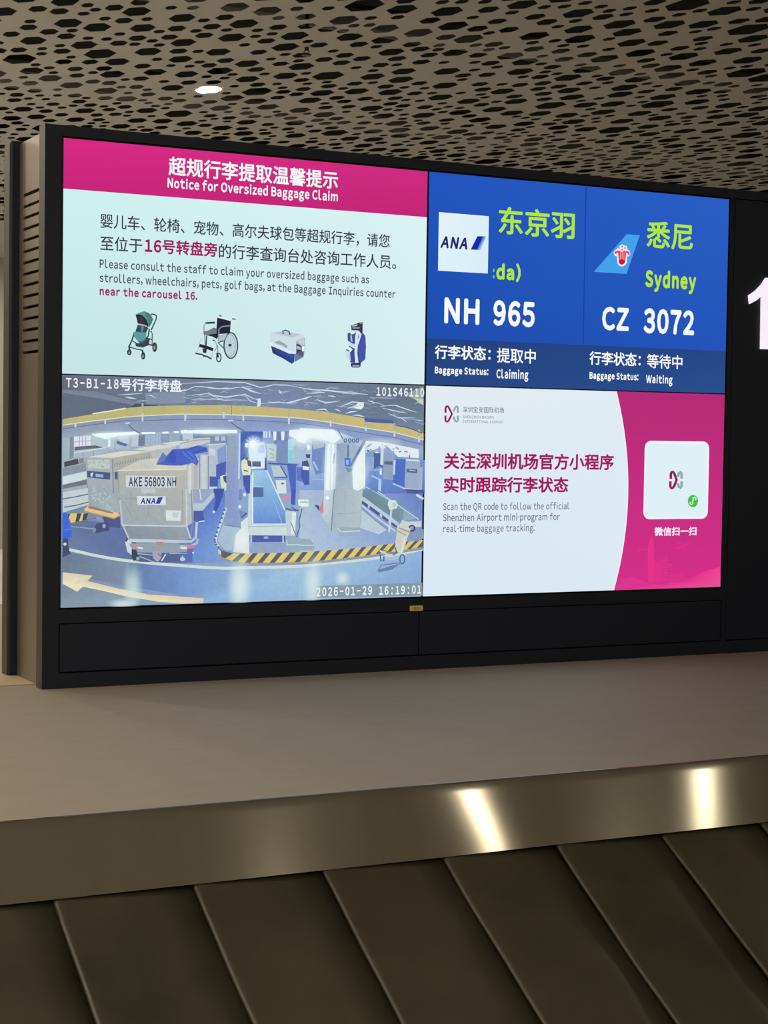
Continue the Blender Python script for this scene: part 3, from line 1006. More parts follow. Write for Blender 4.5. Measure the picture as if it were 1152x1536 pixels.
# facade beam, hall behind
A.poly(1, [(25, 440), (430, 395), (760, 375), (1152, 360), (1152, 560), (25, 600)], [(124, 138, 160), (128, 142, 166), (130, 146, 180), (132, 148, 184), (142, 156, 188), (150, 166, 180)])
A.poly(2, [(0, 360), (480, 370), (1000, 385), (1152, 405), (1152, 560), (0, 560)], [(132, 148, 184), (136, 152, 186), (124, 142, 190), (124, 142, 192), (146, 164, 210), (152, 166, 196)])
A.poly(3, [(0, 395), (270, 435), (600, 485), (860, 530), (1125, 600), (1125, 740), (560, 640), (320, 530), (0, 520)], [(126, 144, 192)] * 5 + [(150, 170, 206), (122, 144, 190), (130, 150, 198), (150, 170, 210)])
A.poly(1, [(25, 590), (300, 555), (720, 545), (1152, 525), (1152, 1000), (25, 1000)], [(160, 178, 190), (172, 190, 198), (160, 176, 196), (166, 180, 198), (150, 164, 176), (160, 172, 184)])
A.poly(2, [(0, 525), (530, 520), (1152, 525), (1152, 1090), (0, 1090)], [(164, 178, 196), (130, 152, 206), (150, 172, 214), (134, 160, 216), (110, 140, 206)])
A.poly(3, [(0, 520), (320, 520), (580, 615), (1125, 700), (1125, 1091), (0, 1091)], [(190, 210, 224), (200, 220, 230), (150, 176, 214), (150, 172, 208), (84, 116, 196), (130, 158, 210)])
A.poly(6, [(0, 0), (1120, 0), (1105, 540), (0, 690)], [(168, 188, 212), (92, 118, 190), (120, 150, 206), (180, 202, 222)])
# far left fittings
A.poly(1, [(95, 580), (130, 575), (130, 775), (92, 780)], (122, 138, 154))
A.poly(1, [(132, 575), (285, 568), (285, 655), (132, 668)], (220, 226, 240))
for x in (182, 208, 240):
    A.line(1, [(x, 570), (x, 662)], 7, (160, 172, 190))
A.line(1, [(132, 625), (285, 612)], 7, (160, 172, 190))
A.poly(1, [(140, 668), (330, 655), (400, 675), (140, 700)], (98, 90, 108))
A.poly(1, [(128, 732), (430, 680), (440, 716), (128, 780)], (168, 182, 200))
A.line(1, [(130, 722), (440, 672)], 9, (210, 222, 230))
A.line(1, [(210, 720), (215, 765)], 6, (110, 124, 146)); A.line(1, [(305, 704), (310, 748)], 6, (110, 124, 146))
A.poly(1, [(290, 550), (700, 528), (725, 555), (480, 578), (430, 602), (330, 575)], (232, 252, 252))
A.poly(1, [(300, 580), (430, 600), (480, 580), (510, 590), (490, 690), (300, 650)], (178, 196, 206))
A.line(1, [(455, 600), (450, 670)], 24, (220, 236, 240))
A.poly(1, [(510, 570), (650, 562), (640, 690), (510, 690)], (170, 188, 206))
A.poly(1, [(525, 575), (630, 575), (630, 640), (560, 640)], (190, 204, 222))
A.poly(1, [(520, 610), (620, 645), (600, 665), (520, 640)], (80, 104, 150))
A.poly(1, [(660, 565), (720, 560), (715, 660), (650, 670)], (190, 202, 214))
A.poly(1, [(720, 558), (778, 556), (775, 660), (715, 660)], (104, 120, 146))
A.poly(1, [(778, 556), (920, 552), (920, 648), (778, 660)], (166, 182, 204))
for x in (800, 825, 850, 875, 900):
    A.line(1, [(x, 560), (x, 640)], 4, (140, 156, 184))
A.poly(1, [(920, 552), (1000, 550), (1000, 630), (920, 640)], (136, 154, 180))
A.poly(1, [(1010, 550), (1115, 550), (1115, 620), (1010, 628)], (150, 168, 192))
for (x0, x1, y) in ((740, 872, 543), (930, 992, 540), (1035, 1085, 535)):
    A.poly(1, [(x0, y - 8), (x1, y - 10), (x1, y + 6), (x0 + 15, y + 10)], (236, 252, 252))
A.poly(1, [(1095, 520), (1152, 512), (1152, 550), (1110, 550)], (230, 248, 250))
A.line(1, [(600, 455), (640, 450)], 14, (200, 214, 224)); A.line(1, [(625, 465), (680, 520), (730, 545)], 9, (84, 98, 126))
# curved yellow fascia with posts
top = [(1, 30, 416), (1, 300, 372), (1, 600, 318), (1, 760, 300), (2, 0, 292), (2, 400, 290), (2, 740, 302), (3, 0, 328), (3, 250, 352), (3, 580, 408), (3, 860, 462), (3, 1125, 545)]
bot = [(1, 30, 466), (1, 300, 428), (1, 600, 392), (1, 760, 380), (2, 0, 366), (2, 400, 370), (2, 740, 382), (3, 0, 402), (3, 250, 436), (3, 580, 490), (3, 860, 532), (3, 1125, 600)]
topp = [(FR[k][0] + x / FR[k][2], FR[k][1] + y / FR[k][2]) for k, x, y in top]
botp = [(FR[k][0] + x / FR[k][2], FR[k][1] + y / FR[k][2]) for k, x, y in bot]
y0 = A.y
for i in range(len(topp) - 1):
    A.y = y0
    cA, cB = ((184, 176, 108), (190, 182, 108)) if i < 4 else ((196, 180, 110), (194, 182, 118)) if i < 8 else ((192, 180, 116), (206, 184, 116))
    A.poly('p', [topp[i], topp[i + 1], botp[i + 1], botp[i]], [cA, cB, cB, cA])
A.y = y0 - A.step
A.line('p', [(x, y + .9) for x, y in botp], 1.6, (222, 222, 186))
A.line('p', [(x, y + 8.5 - (2.0 if i < 3 else 0)) for i, (x, y) in enumerate(botp)], 1.2, (98, 112, 146))
A.line(1, [(300, 368), (450, 345), (600, 318)], 12, (230, 226, 186))
for k, x, y1, y2 in ((1, 145, 395, 492), (1, 415, 362, 460), (1, 755, 275, 436), (1, 1145, 290, 412), (2, 50, 290, 432), (2, 400, 285, 408), (2, 578, 290, 432), (2, 992, 325, 462),
                     (3, 280, 362, 482), (3, 600, 430, 526), (3, 860, 452, 576), (3, 1082, 512, 622)):
    A.line(k, [(x, y1), (x, y2)], 18, (176, 176, 150))
    A.line(k, [(x, y1 + (y2 - y1) * .55), (x, y2)], 14, (206, 214, 218))
A.line(2, [(472, 292), (472, 380)], 5, (120, 116, 90))
A.line(2, [(440, 430), (490, 430)], 12, (200, 214, 230)); A.line(2, [(465, 445), (530, 495), (590, 525)], 9, (76, 90, 130))
A.poly(3, [(585, 405), (840, 425), (862, 455), (780, 455), (590, 440)], (58, 84, 158))
A.line(3, [(860, 470), (1000, 500), (1110, 545)], 7, (60, 66, 90))
# fluorescent tubes
A.poly(2, [(10, 518), (520, 514), (525, 546), (20, 548)], (236, 250, 252))
A.poly(2, [(1000, 515), (1152, 505), (1152, 620), (1090, 690), (1060, 600), (980, 560)], (226, 240, 248))
A.poly(3, [(0, 498), (310, 512), (378, 592), (300, 640), (240, 612), (100, 585), (0, 640)], (230, 246, 248))
# rear rows of containers
A.poly(2, [(0, 560), (120, 545), (430, 560), (430, 640), (0, 640)], (120, 138, 166))
A.poly(2, [(25, 545), (120, 545), (120, 600), (25, 605)], (190, 204, 214))
for x in (340, 395):
    A.poly(2, [(x - 18, 572), (x + 18, 572), (x + 18, 612), (x - 18, 612)], (180, 196, 214))
A.poly(1, [(920, 635), (1152, 608), (1152, 645), (1030, 660)], (212, 218, 214))
A.poly(2, [(0, 630), (130, 592), (275, 584), (275, 632), (0, 690)], (196, 202, 204))
A.line(2, [(0, 640), (130, 610), (275, 600)], 8, (150, 160, 170))
A.poly(1, [(660, 690), (900, 650), (1060, 660), (830, 706)], (212, 216, 206))
A.poly(1, [(820, 706), (1060, 660), (1040, 790), (830, 790)], (180, 188, 192))
A.poly(2, [(260, 640), (430, 650), (430, 935), (260, 940)], (176, 190, 206))
A.line(2, [(240, 650), (420, 640)], 9, (206, 218, 226))
A.poly(2, [(340, 690), (420, 650), (430, 900), (350, 930)], (130, 152, 206))
A.poly(2, [(330, 830), (420, 800), (415, 960), (330, 960)], (64, 84, 176))
A.poly(2, [(265, 680), (320, 690), (320, 750), (265, 740)], (206, 214, 222))
A.poly(2, [(260, 935), (350, 940), (340, 1090), (260, 1090)], (60, 82, 172))
A.line(2, [(265, 1040), (340, 1040)], 22, (196, 210, 230))
# curved belt at the far left
A.poly(1, [(25, 790), (170, 760), (250, 770), (250, 1091), (25, 1091)], (160, 170, 178))
A.poly(1, [(42, 805), (165, 775), (175, 822), (42, 852)], (56, 60, 72))
A.poly(1, [(175, 775), (215, 770), (220, 815), (180, 822)], (120, 130, 142))
A.poly(1, [(28, 862), (235, 818), (242, 885), (28, 932)], (132, 142, 158))
A.poly(1, [(28, 938), (242, 892), (246, 960), (28, 1012)], (206, 220, 224))
A.poly(1, [(28, 1015), (246, 965), (248, 1010), (28, 1050)], (106, 112, 120))
A.poly(4, [(28, 20), (290, -25), (300, 90), (270, 130), (28, 205)], (192, 206, 210))
A.line(4, [(28, 80), (150, 60), (275, 32)], 10, (92, 100, 110)); A.line(4, [(40, 155), (150, 138), (262, 108)], 10, (92, 104, 110))
# container behind
A.poly(1, [(240, 762), (590, 704), (830, 710), (480, 768)], (216, 216, 202))
A.poly(1, [(472, 768), (825, 712), (850, 785), (700, 820), (535, 880), (545, 1091), (490, 1091)], (172, 172, 164))
A.poly(4, [(470, -20), (545, -20), (550, 200), (490, 205)], (160, 168, 170))
A.poly(1, [(243, 768), (474, 770), (482, 1091), (258, 1091)], [(168, 176, 172), (176, 178, 170), (160, 172, 178), (156, 170, 176)])
A.poly(4, [(255, -5), (482, -5), (492, 205), (265, 150)], [(156, 170, 176), (156, 168, 176), (166, 180, 184), (146, 162, 166)])
A.line(1, [(480, 780), (488, 1091)], 12, (130, 140, 150))
A.poly(1, [(255, 785), (447, 785), (456, 865), (258, 862)], (192, 202, 196))
rs = random.Random(5)
for i in range(26):
    x = 262 + rs.uniform(0, 178); y = rs.uniform(795, 850)
    A.line(1, [(x, y), (x + rs.uniform(-14, 14), y + rs.uniform(-14, 14))], 5, (132, 146, 144))
for i in range(14):
    x = 495 + i * 24
    A.line(1, [(x, 845 - i * 5.5), (x + 10, 812 - i * 5)], 6, (130, 134, 132))
A.poly(1, [(248, 885), (458, 902), (456, 966), (250, 945)], (58, 74, 124))
A.poly(1, [(278, 908), (305, 900), (296, 940), (280, 938)], (206, 220, 240))
A.poly(1, [(325, 912), (395, 918), (395, 948), (325, 942)], (150, 168, 206))
A.poly(1, [(498, 896), (525, 896), (525, 965), (500, 965)], (66, 74, 130))
for i in range(40):
    x = rs.uniform(270, 470); y = rs.uniform(-20, 190)
    y1_ = min(y, 20 + (x - 220) * .55)
    A.line(4, [(x, y1_), (x + rs.uniform(-30, 30), y1_ + rs.uniform(-25, 25))], rs.uniform(4, 9), rs.choice(((138, 152, 158), (188, 200, 204))))
# yellow dolly, hazard curb, wheels
A.poly(4, [(70, 215), (240, 205), (230, 272), (100, 298)], (222, 196, 112))
for x in (100, 165, 225):
    A.poly(4, [(x - 10, 212), (x + 32, 210), (x + 8, 282), (x - 25, 290)] if x > 110 else [(x - 30, 216), (x - 5, 214), (x - 28, 262)], (52, 52, 56))
A.line(4, [(90, 305), (230, 275), (330, 250)], 9, (100, 110, 116))
A.poly(4, [(380, 240), (545, 245), (550, 345), (430, 335)], (62, 76, 132))
A.poly(4, [(300, 365), (330, 305), (430, 285), (450, 365), (325, 390)], (54, 64, 112))
A.ell(4, 400, 325, 16, 20, (140, 156, 214)); A.ell(4, 312, 360, 16, 22, (120, 140, 160))
A.line(4, [(100, 330), (300, 350)], 7, (150, 172, 180)); A.line(4, [(330, 250), (380, 270)], 18, (140, 152, 170))
A.poly(4, [(218, 178), (255, 138), (300, 160), (530, 205), (545, 235), (490, 262), (230, 195)], (228, 194, 128))
A.poly(4, [(250, 145), (300, 150), (480, 200), (480, 215), (260, 165)], (140, 122, 108))
A.line(4, [(225, 192), (490, 258), (540, 232)], 10, (182, 142, 84))
# blue load at the left edge
A.poly(4, [(25, 200), (60, 205), (104, 370), (106, 428), (25, 440)], (42, 92, 220))
A.line(4, [(40, 300), (85, 300)], 7, (30, 70, 180)); A.line(4, [(45, 360), (100, 355)], 7, (90, 140, 240))
A.poly(4, [(25, 440), (72, 436), (78, 520), (98, 575), (25, 610)], (50, 58, 92))
A.ell(4, 45, 490, 14, 14, (214, 226, 236))
# white lane line
A.line('p', [(102, 824), (118, 827.5), (137, 832), (158, 836), (180, 839.5), (198, 841.5), (236, 845.5), (278, 848.5), (302, 850.5), (335, 852), (376, 851), (420, 850), (448, 848.8),
             (490, 844.5), (530, 840.5), (563, 836.5), (605, 829), (632, 823)], 4.4, (204, 220, 216))
# arrow on the floor
A.poly('p', [(92, 857.8), (136.6, 863), (129, 871), (170, 881), (220, 891), (278, 895), (303.5, 897), (302, 904.3), (268, 904.5), (236, 902), (187, 894), (154, 886), (122.6, 879.5), (113.6, 887), (92, 875)],
       [(222, 206, 176)] * 8 + [(232, 226, 186)] * 7)
# front container
A.poly(1, [(525, 885), (720, 788), (880, 770), (1000, 800), (1150, 830), (1150, 876)], (208, 208, 192))
A.poly(1, [(525, 885), (720, 788), (800, 780), (880, 850), (870, 880)], (198, 200, 190))
A.poly(2, [(60, 845), (165, 770), (190, 735), (270, 740), (265, 1091), (60, 1091)], (190, 194, 196))
A.poly(5, [(55, -10), (265, -10), (250, 60), (120, 290), (60, 330)], (178, 186, 196))
for (x, wd, cc) in ((88, 26, (214, 216, 206)), (140, 30, (176, 180, 176)), (175, 14, (140, 152, 170)), (215, 40, (196, 206, 216)), (255, 10, (120, 136, 170))):
    A.line(2, [(x, 830 if x < 160 else 750), (x, 1091)], wd, cc)
A.poly(5, [(115, -10), (300, -10), (310, 50), (205, 185), (120, 180)], (150, 166, 196))
A.poly(5, [(120, 120), (200, 120), (300, 20), (310, 60), (205, 185), (120, 182)], (182, 198, 214))
A.poly(5, [(120, 185), (205, 190), (220, 280), (120, 280)], (62, 84, 160))
A.line(5, [(170, 285), (220, 280)], 12, (200, 214, 230))
A.line(5, [(175, -10), (190, 90)], 10, (214, 222, 226))
A.poly(1, [(525, 885), (1147, 874), (1150, 1091), (530, 1091)], [(178, 178, 166), (186, 186, 172), (176, 178, 172), (168, 174, 172)])
A.poly(4, [(530, -8), (1147, -8), (1142, 332), (560, 312), (545, 100)], [(168, 174, 172), (176, 178, 172), (164, 172, 174), (154, 164, 170), (162, 170, 170)])
A.poly(4, [(565, 325), (1142, 335), (1152, 455), (630, 440)], [(136, 146, 160), (150, 158, 166), (140, 150, 160), (130, 140, 158)])
A.poly(5, [(-10, 330), (60, 330), (100, 445), (-10, 450)], (146, 156, 166))
A.line(4, [(560, 318), (1142, 328)], 12, (196, 206, 212))
A.line(5, [(-10, 326), (58, 322)], 12, (196, 206, 212))
A.line(4, [(545, 90), (565, 310), (625, 440)], 14, (190, 198, 200))
A.line(1, [(528, 890), (535, 1091)], 10, (150, 152, 146))
A.line(1, [(525, 882), (1148, 872)], 8, (222, 220, 202))
A.line(5, [(52, -10), (56, 320), (95, 440)], 12, (200, 206, 206))
A.line(5, [(20, -10), (22, 320)], 6, (150, 156, 158))
A.line(5, [(100, 0), (110, 290), (95, 420)], 10, (128, 140, 158))
for pts in ([(640, 10), (645, 130)], [(590, 75), (700, 80)], [(800, 130), (800, 240)], [(900, 140), (940, 200)], [(570, 100), (660, 250)], [(780, 30), (840, 45)]):
    A.line(4, pts, 8, (146, 154, 158))
A.poly(1, [(595, 928), (1052, 934), (1056, 1038), (600, 1036)], (206, 212, 218))
A.poly(1, [(735, 1040), (865, 1042), (865, 1091), (735, 1091)], (186, 194, 198))
A.poly(4, [(735, -10), (865, -10), (865, 26), (735, 24)], (190, 198, 204))
A.poly(4, [(698, 54), (957, 56), (960, 132), (704, 134)], (214, 222, 236))
A.poly(4, [(890, 66), (935, 62), (905, 124), (866, 124)], (40, 44, 150))
A.poly(4, [(958, 182), (1098, 186), (1092, 278), (962, 276)], (218, 226, 224))
A.poly(4, [(1020, 200), (1075, 202), (1072, 250), (1020, 248)], (194, 204, 206))
# dolly under the front container
A.poly(4, [(700, 565), (1152, 575), (1152, 660), (720, 650), (690, 640)], (74, 88, 134))
A.poly(5, [(-5, 520), (110, 520), (110, 655), (-5, 660)], (82, 104, 170))
A.poly(4, [(590, 470), (625, 440), (650, 480), (652, 590), (610, 560)], (204, 214, 222))
A.line(4, [(595, 465), (615, 435)], 18, (70, 78, 92))
A.poly(4, [(630, 440), (1152, 455), (1152, 480), (640, 470)], (196, 204, 204))
A.poly(4, [(625, 485), (1152, 495), (1152, 560), (700, 560), (650, 530)], (146, 158, 166))
A.line(5, [(-5, 468), (100, 465), (140, 430), (150, 290)], 22, (188, 200, 206))
A.line(5, [(-5, 515), (90, 510), (150, 480), (158, 440)], 22, (176, 188, 196))
A.poly(4, [(870, 468), (935, 470), (932, 496), (872, 494)], (206, 116, 132))
A.poly(4, [(650, 496), (700, 500), (705, 524), (655, 520)], (206, 130, 140))
A.poly(5, [(40, 505), (130, 498), (125, 525), (50, 535)], (214, 120, 136))
A.poly(4, [(698, 512), (755, 522), (745, 535), (705, 528)], (224, 232, 238)); A.poly(4, [(1088, 520), (1150, 512), (1150, 534), (1098, 534)], (224, 232, 238))
A.poly(4, [(648, 535), (690, 540), (722, 630), (665, 642), (650, 610)], (42, 46, 66))
A.ell(4, 705, 620, 16, 16, (150, 160, 176))
A.line(4, [(700, 575), (850, 590)], 9, (170, 182, 200)); A.line(4, [(720, 600), (860, 655)], 10, (160, 172, 192)); A.line(4, [(990, 575), (1152, 572)], 9, (160, 172, 196))
A.poly(4, [(836, 560), (915, 545), (920, 610), (885, 655), (845, 618)], (162, 162, 184))
A.line(4, [(885, 570), (912, 600)], 12, (200, 80, 110)); A.line(4, [(960, 580), (920, 640)], 12, (206, 212, 216))
A.ell(4, 1110, 625, 22, 18, (190, 204, 222)); A.line(4, [(1110, 595), (1110, 630)], 10, (190, 204, 222))
A.ell(5, 20, 625, 24, 16, (190, 204, 226)); A.ell(5, 115, 568, 8, 8, (220, 234, 250))
# tarp
A.poly('p', [(88 + 870 / 6.063, 560 + 828 / 6.063), (88 + 930 / 6.063, 560 + 718 / 6.063), (88 + 965 / 6.063, 560 + 752 / 6.063), (88 + 1020 / 6.063, 560 + 690 / 6.063),
             (268 + 70 / 6.063, 560 + 682 / 6.063), (268 + 160 / 6.063, 560 + 655 / 6.063), (268 + 240 / 6.063, 560 + 675 / 6.063), (268 + 248 / 6.063, 560 + 712 / 6.063),
             (268 + 130 / 6.063, 560 + 735 / 6.063), (268 + 165 / 6.063, 560 + 800 / 6.063), (268 + 150 / 6.063, 560 + 838 / 6.063), (268 + 105 / 6.063, 560 + 812 / 6.063),
             (268 + 10 / 6.063, 560 + 838 / 6.063), (88 + 1000 / 6.063, 560 + 838 / 6.063)], (58, 88, 190))
A.poly(1, [(875, 825), (930, 722), (962, 752), (940, 800)], (96, 116, 178))
A.poly(1, [(1020, 692), (1060, 740), (1040, 820), (960, 800)], (44, 72, 176))
A.poly(2, [(10, 710), (80, 700), (150, 790), (140, 825), (60, 800)], (72, 108, 204))
for pts in ([(30, 700), (120, 780)], [(0, 730), (90, 800)], [(150, 665), (60, 700)], [(230, 690), (120, 720)]):
    A.line(2, pts, 7, (36, 58, 150))
# people, column and machines in the middle
A.poly(2, [(360, 935), (400, 920), (418, 960), (415, 1060), (380, 1070), (365, 1010)], (204, 222, 196))
A.poly(2, [(385, 935), (415, 930), (418, 1000), (395, 980)], (60, 70, 110))
A.poly(5, [(300, -15), (400, -15), (385, 50), (330, 190), (295, 196), (320, 80)], (52, 70, 160))
A.ell(5, 303, 195, 12, 12, (210, 224, 244))
A.poly(2, [(545, 528), (745, 530), (745, 615), (620, 650), (600, 790), (545, 800)], (52, 88, 176))
for x in (760, 780, 808):
    A.line(2, [(x, 528), (x, 585)], 13, (210, 226, 244))
A.poly(2, [(820, 530), (985, 525), (980, 640), (860, 640)], (96, 120, 176))
for (x0, x1) in ((840, 872), (912, 945)):
    A.poly(2, [(x0, 530), (x1, 530), (x1 - 4, 608), (x0 + 4, 608)], (224, 238, 246))
A.poly(2, [(872, 600), (975, 620), (975, 815), (872, 815)], (118, 140, 182))
A.poly(2, [(975, 600), (1030, 600), (1028, 812), (975, 812)], (168, 214, 228)); A.poly(2, [(978, 700), (1025, 700), (1022, 808), (978, 808)], (140, 206, 220))
A.poly(2, [(1030, 610), (1152, 640), (1152, 820), (1030, 815)], (170, 190, 212))
A.poly(2, [(620, 640), (760, 625), (775, 700), (770, 860), (640, 870), (618, 720)], (216, 236, 248))
A.poly(2, [(650, 800), (728, 800), (728, 848), (652, 846)], (70, 84, 118))
A.poly(2, [(764, 762), (780, 770), (780, 890), (764, 895)], (58, 78, 130))
A.poly(2, [(690, 660), (760, 650), (765, 720), (700, 720)], (150, 190, 230))
A.poly(2, [(775, 640), (840, 640), (872, 655), (862, 800), (785, 790), (790, 700)], (190, 208, 208))
for pts in ([(800, 680), (850, 700)], [(800, 720), (850, 745)], [(810, 770), (855, 760)]):
    A.line(2, pts, 8, (140, 166, 176))
for th in range(0, 180, 30):
    A.line(2, [(655 - 72 * math.cos(math.radians(th)), 640 - 72 * math.sin(math.radians(th))), (655, 640), (655 + 72 * math.cos(math.radians(th)), 640 + 72 * math.sin(math.radians(th)))], 12, (206, 232, 250), True)
A.ell(2, 655, 640, 30, 30, (240, 252, 255))
A.ell(2, 600, 655, 16, 20, (220, 240, 252))
# conveyor
A.poly(5, [(500, 330), (610, 240), (630, 580), (475, 560)], (216, 228, 228))
A.poly('p', [(268 + 650 / 6.063, 560 + 880 / 6.063), (268 + 780 / 6.063, 560 + 880 / 6.063), (268 + 880 / 6.063, 735), (268 + 955 / 6.063, 735 + 190 / 6.063), (268 + 950 / 6.063, 735 + 305 / 6.063), (268 + 650 / 6.063, 735 + 305 / 6.063)],
       [(160, 206, 232), (150, 196, 228), (112, 158, 220), (112, 158, 216), (84, 128, 204), (92, 138, 210)])
A.line('p', [(268 + 640 / 6.063, 560 + 920 / 6.063), (268 + 630 / 6.063, 735 + 310 / 6.063)], 6.5, (196, 216, 228))
A.line('p', [(268 + 655 / 6.063, 560 + 900 / 6.063), (268 + 655 / 6.063, 735 + 305 / 6.063)], 1.5, (232, 242, 240))
A.line('p', [(268 + 780 / 6.063, 560 + 880 / 6.063), (268 + 880 / 6.063, 735 + 30 / 6.063), (268 + 945 / 6.063, 735 + 180 / 6.063)], 2, (214, 230, 222))
A.line(5, [(840, 80), (920, 300)], 6, (150, 190, 228))
A.poly('p', [(268 + 660 / 6.063, 560 + 1028 / 6.063), (268 + 750 / 6.063, 560 + 1028 / 6.063), (268 + 752 / 6.063, 735 + 62 / 6.063), (268 + 655 / 6.063, 735 + 62 / 6.063)], (74, 98, 158))
A.line(2, [(662, 1030), (748, 1030)], 10, (170, 206, 232))
A.poly(5, [(618, 302), (962, 302), (962, 412), (622, 408)], (204, 220, 222))
A.line(5, [(620, 330), (962, 325)], 8, (168, 186, 200))
A.poly(5, [(622, 410), (950, 412), (950, 475), (622, 470)], (62, 84, 166)); A.ell(5, 775, 430, 22, 12, (150, 176, 230))
A.poly(5, [(622, 472), (955, 468), (955, 556), (622, 566)], (142, 162, 196))
A.line(5, [(640, 410), (640, 480)], 14, (180, 196, 214)); A.line(5, [(930, 405), (930, 480)], 14, (180, 196, 214))
A.poly(5, [(948, 185), (1032, 190), (1042, 415), (962, 412)], (190, 208, 216)); A.line(5, [(1030, 200), (1020, 400)], 36, (222, 234, 228))
A.line(5, [(1102, 165), (1075, 280), (1082, 330), (1050, 425)], 9, (70, 84, 110)); A.line(5, [(1000, 290), (1045, 410)], 7, (90, 104, 124))
A.line(5, [(950, 165), (1000, 180), (1070, 185)], 14, (84, 100, 136))
# post frame
A.line(2, [(795, 818), (1060, 832)], 14, (66, 88, 150))
A.poly(2, [(965, 830), (1048, 830), (1045, 1091), (1005, 1091), (985, 960)], (66, 92, 184))
A.poly(5, [(1005, -10), (1045, -10), (1040, 135), (1000, 130)], (58, 76, 182))
A.poly(2, [(820, 838), (900, 840), (955, 940), (845, 940)], (180, 202, 206)); A.line(2, [(905, 840), (965, 940)], 10, (52, 74, 140)); A.line(2, [(850, 945), (965, 945)], 9, (58, 84, 130))
A.poly(2, [(860, 970), (955, 970), (960, 1091), (880, 1091)], (216, 226, 224)); A.ell(2, 925, 1000, 14, 9, (100, 120, 130))
A.poly(2, [(1050, 850), (1150, 860), (1150, 1000), (1050, 970)], (84, 112, 192))
A.poly(5, [(920, 62), (985, 35), (995, 100), (935, 98)], (210, 136, 170)); A.poly(5, [(1062, 85), (1152, 85), (1152, 142), (1070, 142)], (222, 236, 232))
A.line(5, [(1085, 108), (1150, 108)], 9, (150, 180, 190))
A.line(5, [(1000, 150), (1060, 185)], 8, (60, 78, 130))
# workers
A.poly(2, [(555, 790), (600, 768), (630, 790), (645, 850), (630, 925), (565, 925), (550, 860)], (222, 228, 190))
A.poly(2, [(600, 780), (640, 800), (645, 850), (610, 840)], (64, 78, 110)); A.line(2, [(570, 880), (610, 890)], 12, (90, 104, 116))
A.ell(2, 598, 772, 15, 16, (84, 90, 110))
A.poly(2, [(565, 928), (632, 925), (628, 1091), (600, 1091), (570, 1010)], (56, 76, 166))
A.poly(2, [(520, 965), (562, 965), (565, 1091), (520, 1091)], (150, 172, 206))
A.poly(3, [(10, 800), (60, 790), (78, 840), (75, 1010), (30, 1015), (0, 940)], (58, 82, 172))
A.poly(3, [(15, 840), (75, 850), (70, 880), (15, 875)], (222, 240, 236)); A.ell(3, 45, 815, 20, 22, (60, 74, 106))
A.poly(3, [(40, 735), (85, 735), (80, 770), (50, 770)], (60, 66, 100)); A.ell(3, 68, 672, 18, 24, (240, 248, 250))
# left column
A.poly('p', [(268 + 430 / 6.063, 560 + 545 / 6.063), (268 + 532 / 6.063, 560 + 545 / 6.063), (268 + 520 / 6.063, 735 + 310 / 6.063), (268 + 412 / 6.063, 735 + 312 / 6.063)], [(140, 156, 190), (150, 170, 214), (132, 152, 204), (126, 146, 198)])
A.poly(2, [(430, 545), (500, 545), (500, 800), (430, 800)], (146, 162, 184))
A.line(2, [(534, 540), (528, 960)], 14, (196, 218, 238))
A.poly(5, [(412, 248), (525, 245), (545, 285), (548, 345), (400, 318)], (136, 156, 202))
A.line(5, [(400, 315), (545, 335)], 6, (104, 122, 160))
A.poly(5, [(525, 180), (600, 200), (590, 240), (548, 262)], (116, 140, 188)); A.line(5, [(550, 250), (600, 205)], 16, (74, 92, 136))
A.ell(5, 535, 150, 14, 16, (214, 230, 244)); A.line(5, [(545, -10), (540, 90)], 30, (110, 136, 196)); A.ell(5, 580, 40, 12, 16, (220, 236, 250))
# island edge
A.poly(5, [(380, 318), (548, 345), (500, 400), (480, 550), (400, 540), (330, 460)], (166, 190, 210))
edge = [(412, 160), (392, 215), (375, 270), (350, 340), (330, 400), (316, 450), (320, 480), (350, 515)]
A.line(5, edge, 20, (196, 214, 222))
for i in range(22):
    s_ = i / 21 * (len(edge) - 1)
    j = min(int(s_), len(edge) - 2)
    fx = edge[j][0] + (edge[j + 1][0] - edge[j][0]) * (s_ - j)
    fy = edge[j][1] + (edge[j + 1][1] - edge[j][1]) * (s_ - j)
    if i % 2:
        A.ell(5, fx - 8, fy, 12, 8, (70, 84, 130), 8)
ct = [(340, 520), (372, 545), (420, 562), (480, 572), (560, 576), (640, 572), (900, 568), (1152, 560)]
ct = [(FR[5][0] + x / 6.063, FR[5][1] + y / 6.063) for x, y in ct] + [(FR[6][0] + x / 6.063, FR[6][1] + y / 6.063) for x, y in ((250, 545), (430, 532), (600, 512), (800, 488), (960, 468), (1110, 452))]
cbm = [(338, 572), (375, 605), (430, 630), (490, 648), (560, 656), (640, 660), (900, 656), (1152, 648)]
cbm = [(FR[5][0] + x / 6.063, FR[5][1] + y / 6.063) for x, y in cbm] + [(FR[6][0] + x / 6.063, FR[6][1] + y / 6.063) for x, y in ((250, 632), (430, 612), (600, 592), (800, 562), (960, 538), (1110, 515))]
A.line('p', [(x, y + 2.0) for x, y in cbm], 3.6, (142, 150, 160))
y0 = A.y
for i in range(len(ct) - 1):
    A.y = y0
    A.poly('p', [ct[i], ct[i + 1], cbm[i + 1], cbm[i]], (84, 82, 94))
A.y = y0 - A.step


def curb(q):
    for i in range(len(ct) - 1):
        if ct[i][0] <= q <= ct[i + 1][0]:
            s_ = (q - ct[i][0]) / (ct[i + 1][0] - ct[i][0])
            return (q, ct[i][1] + (ct[i + 1][1] - ct[i][1]) * s_)
    return ct[-1]


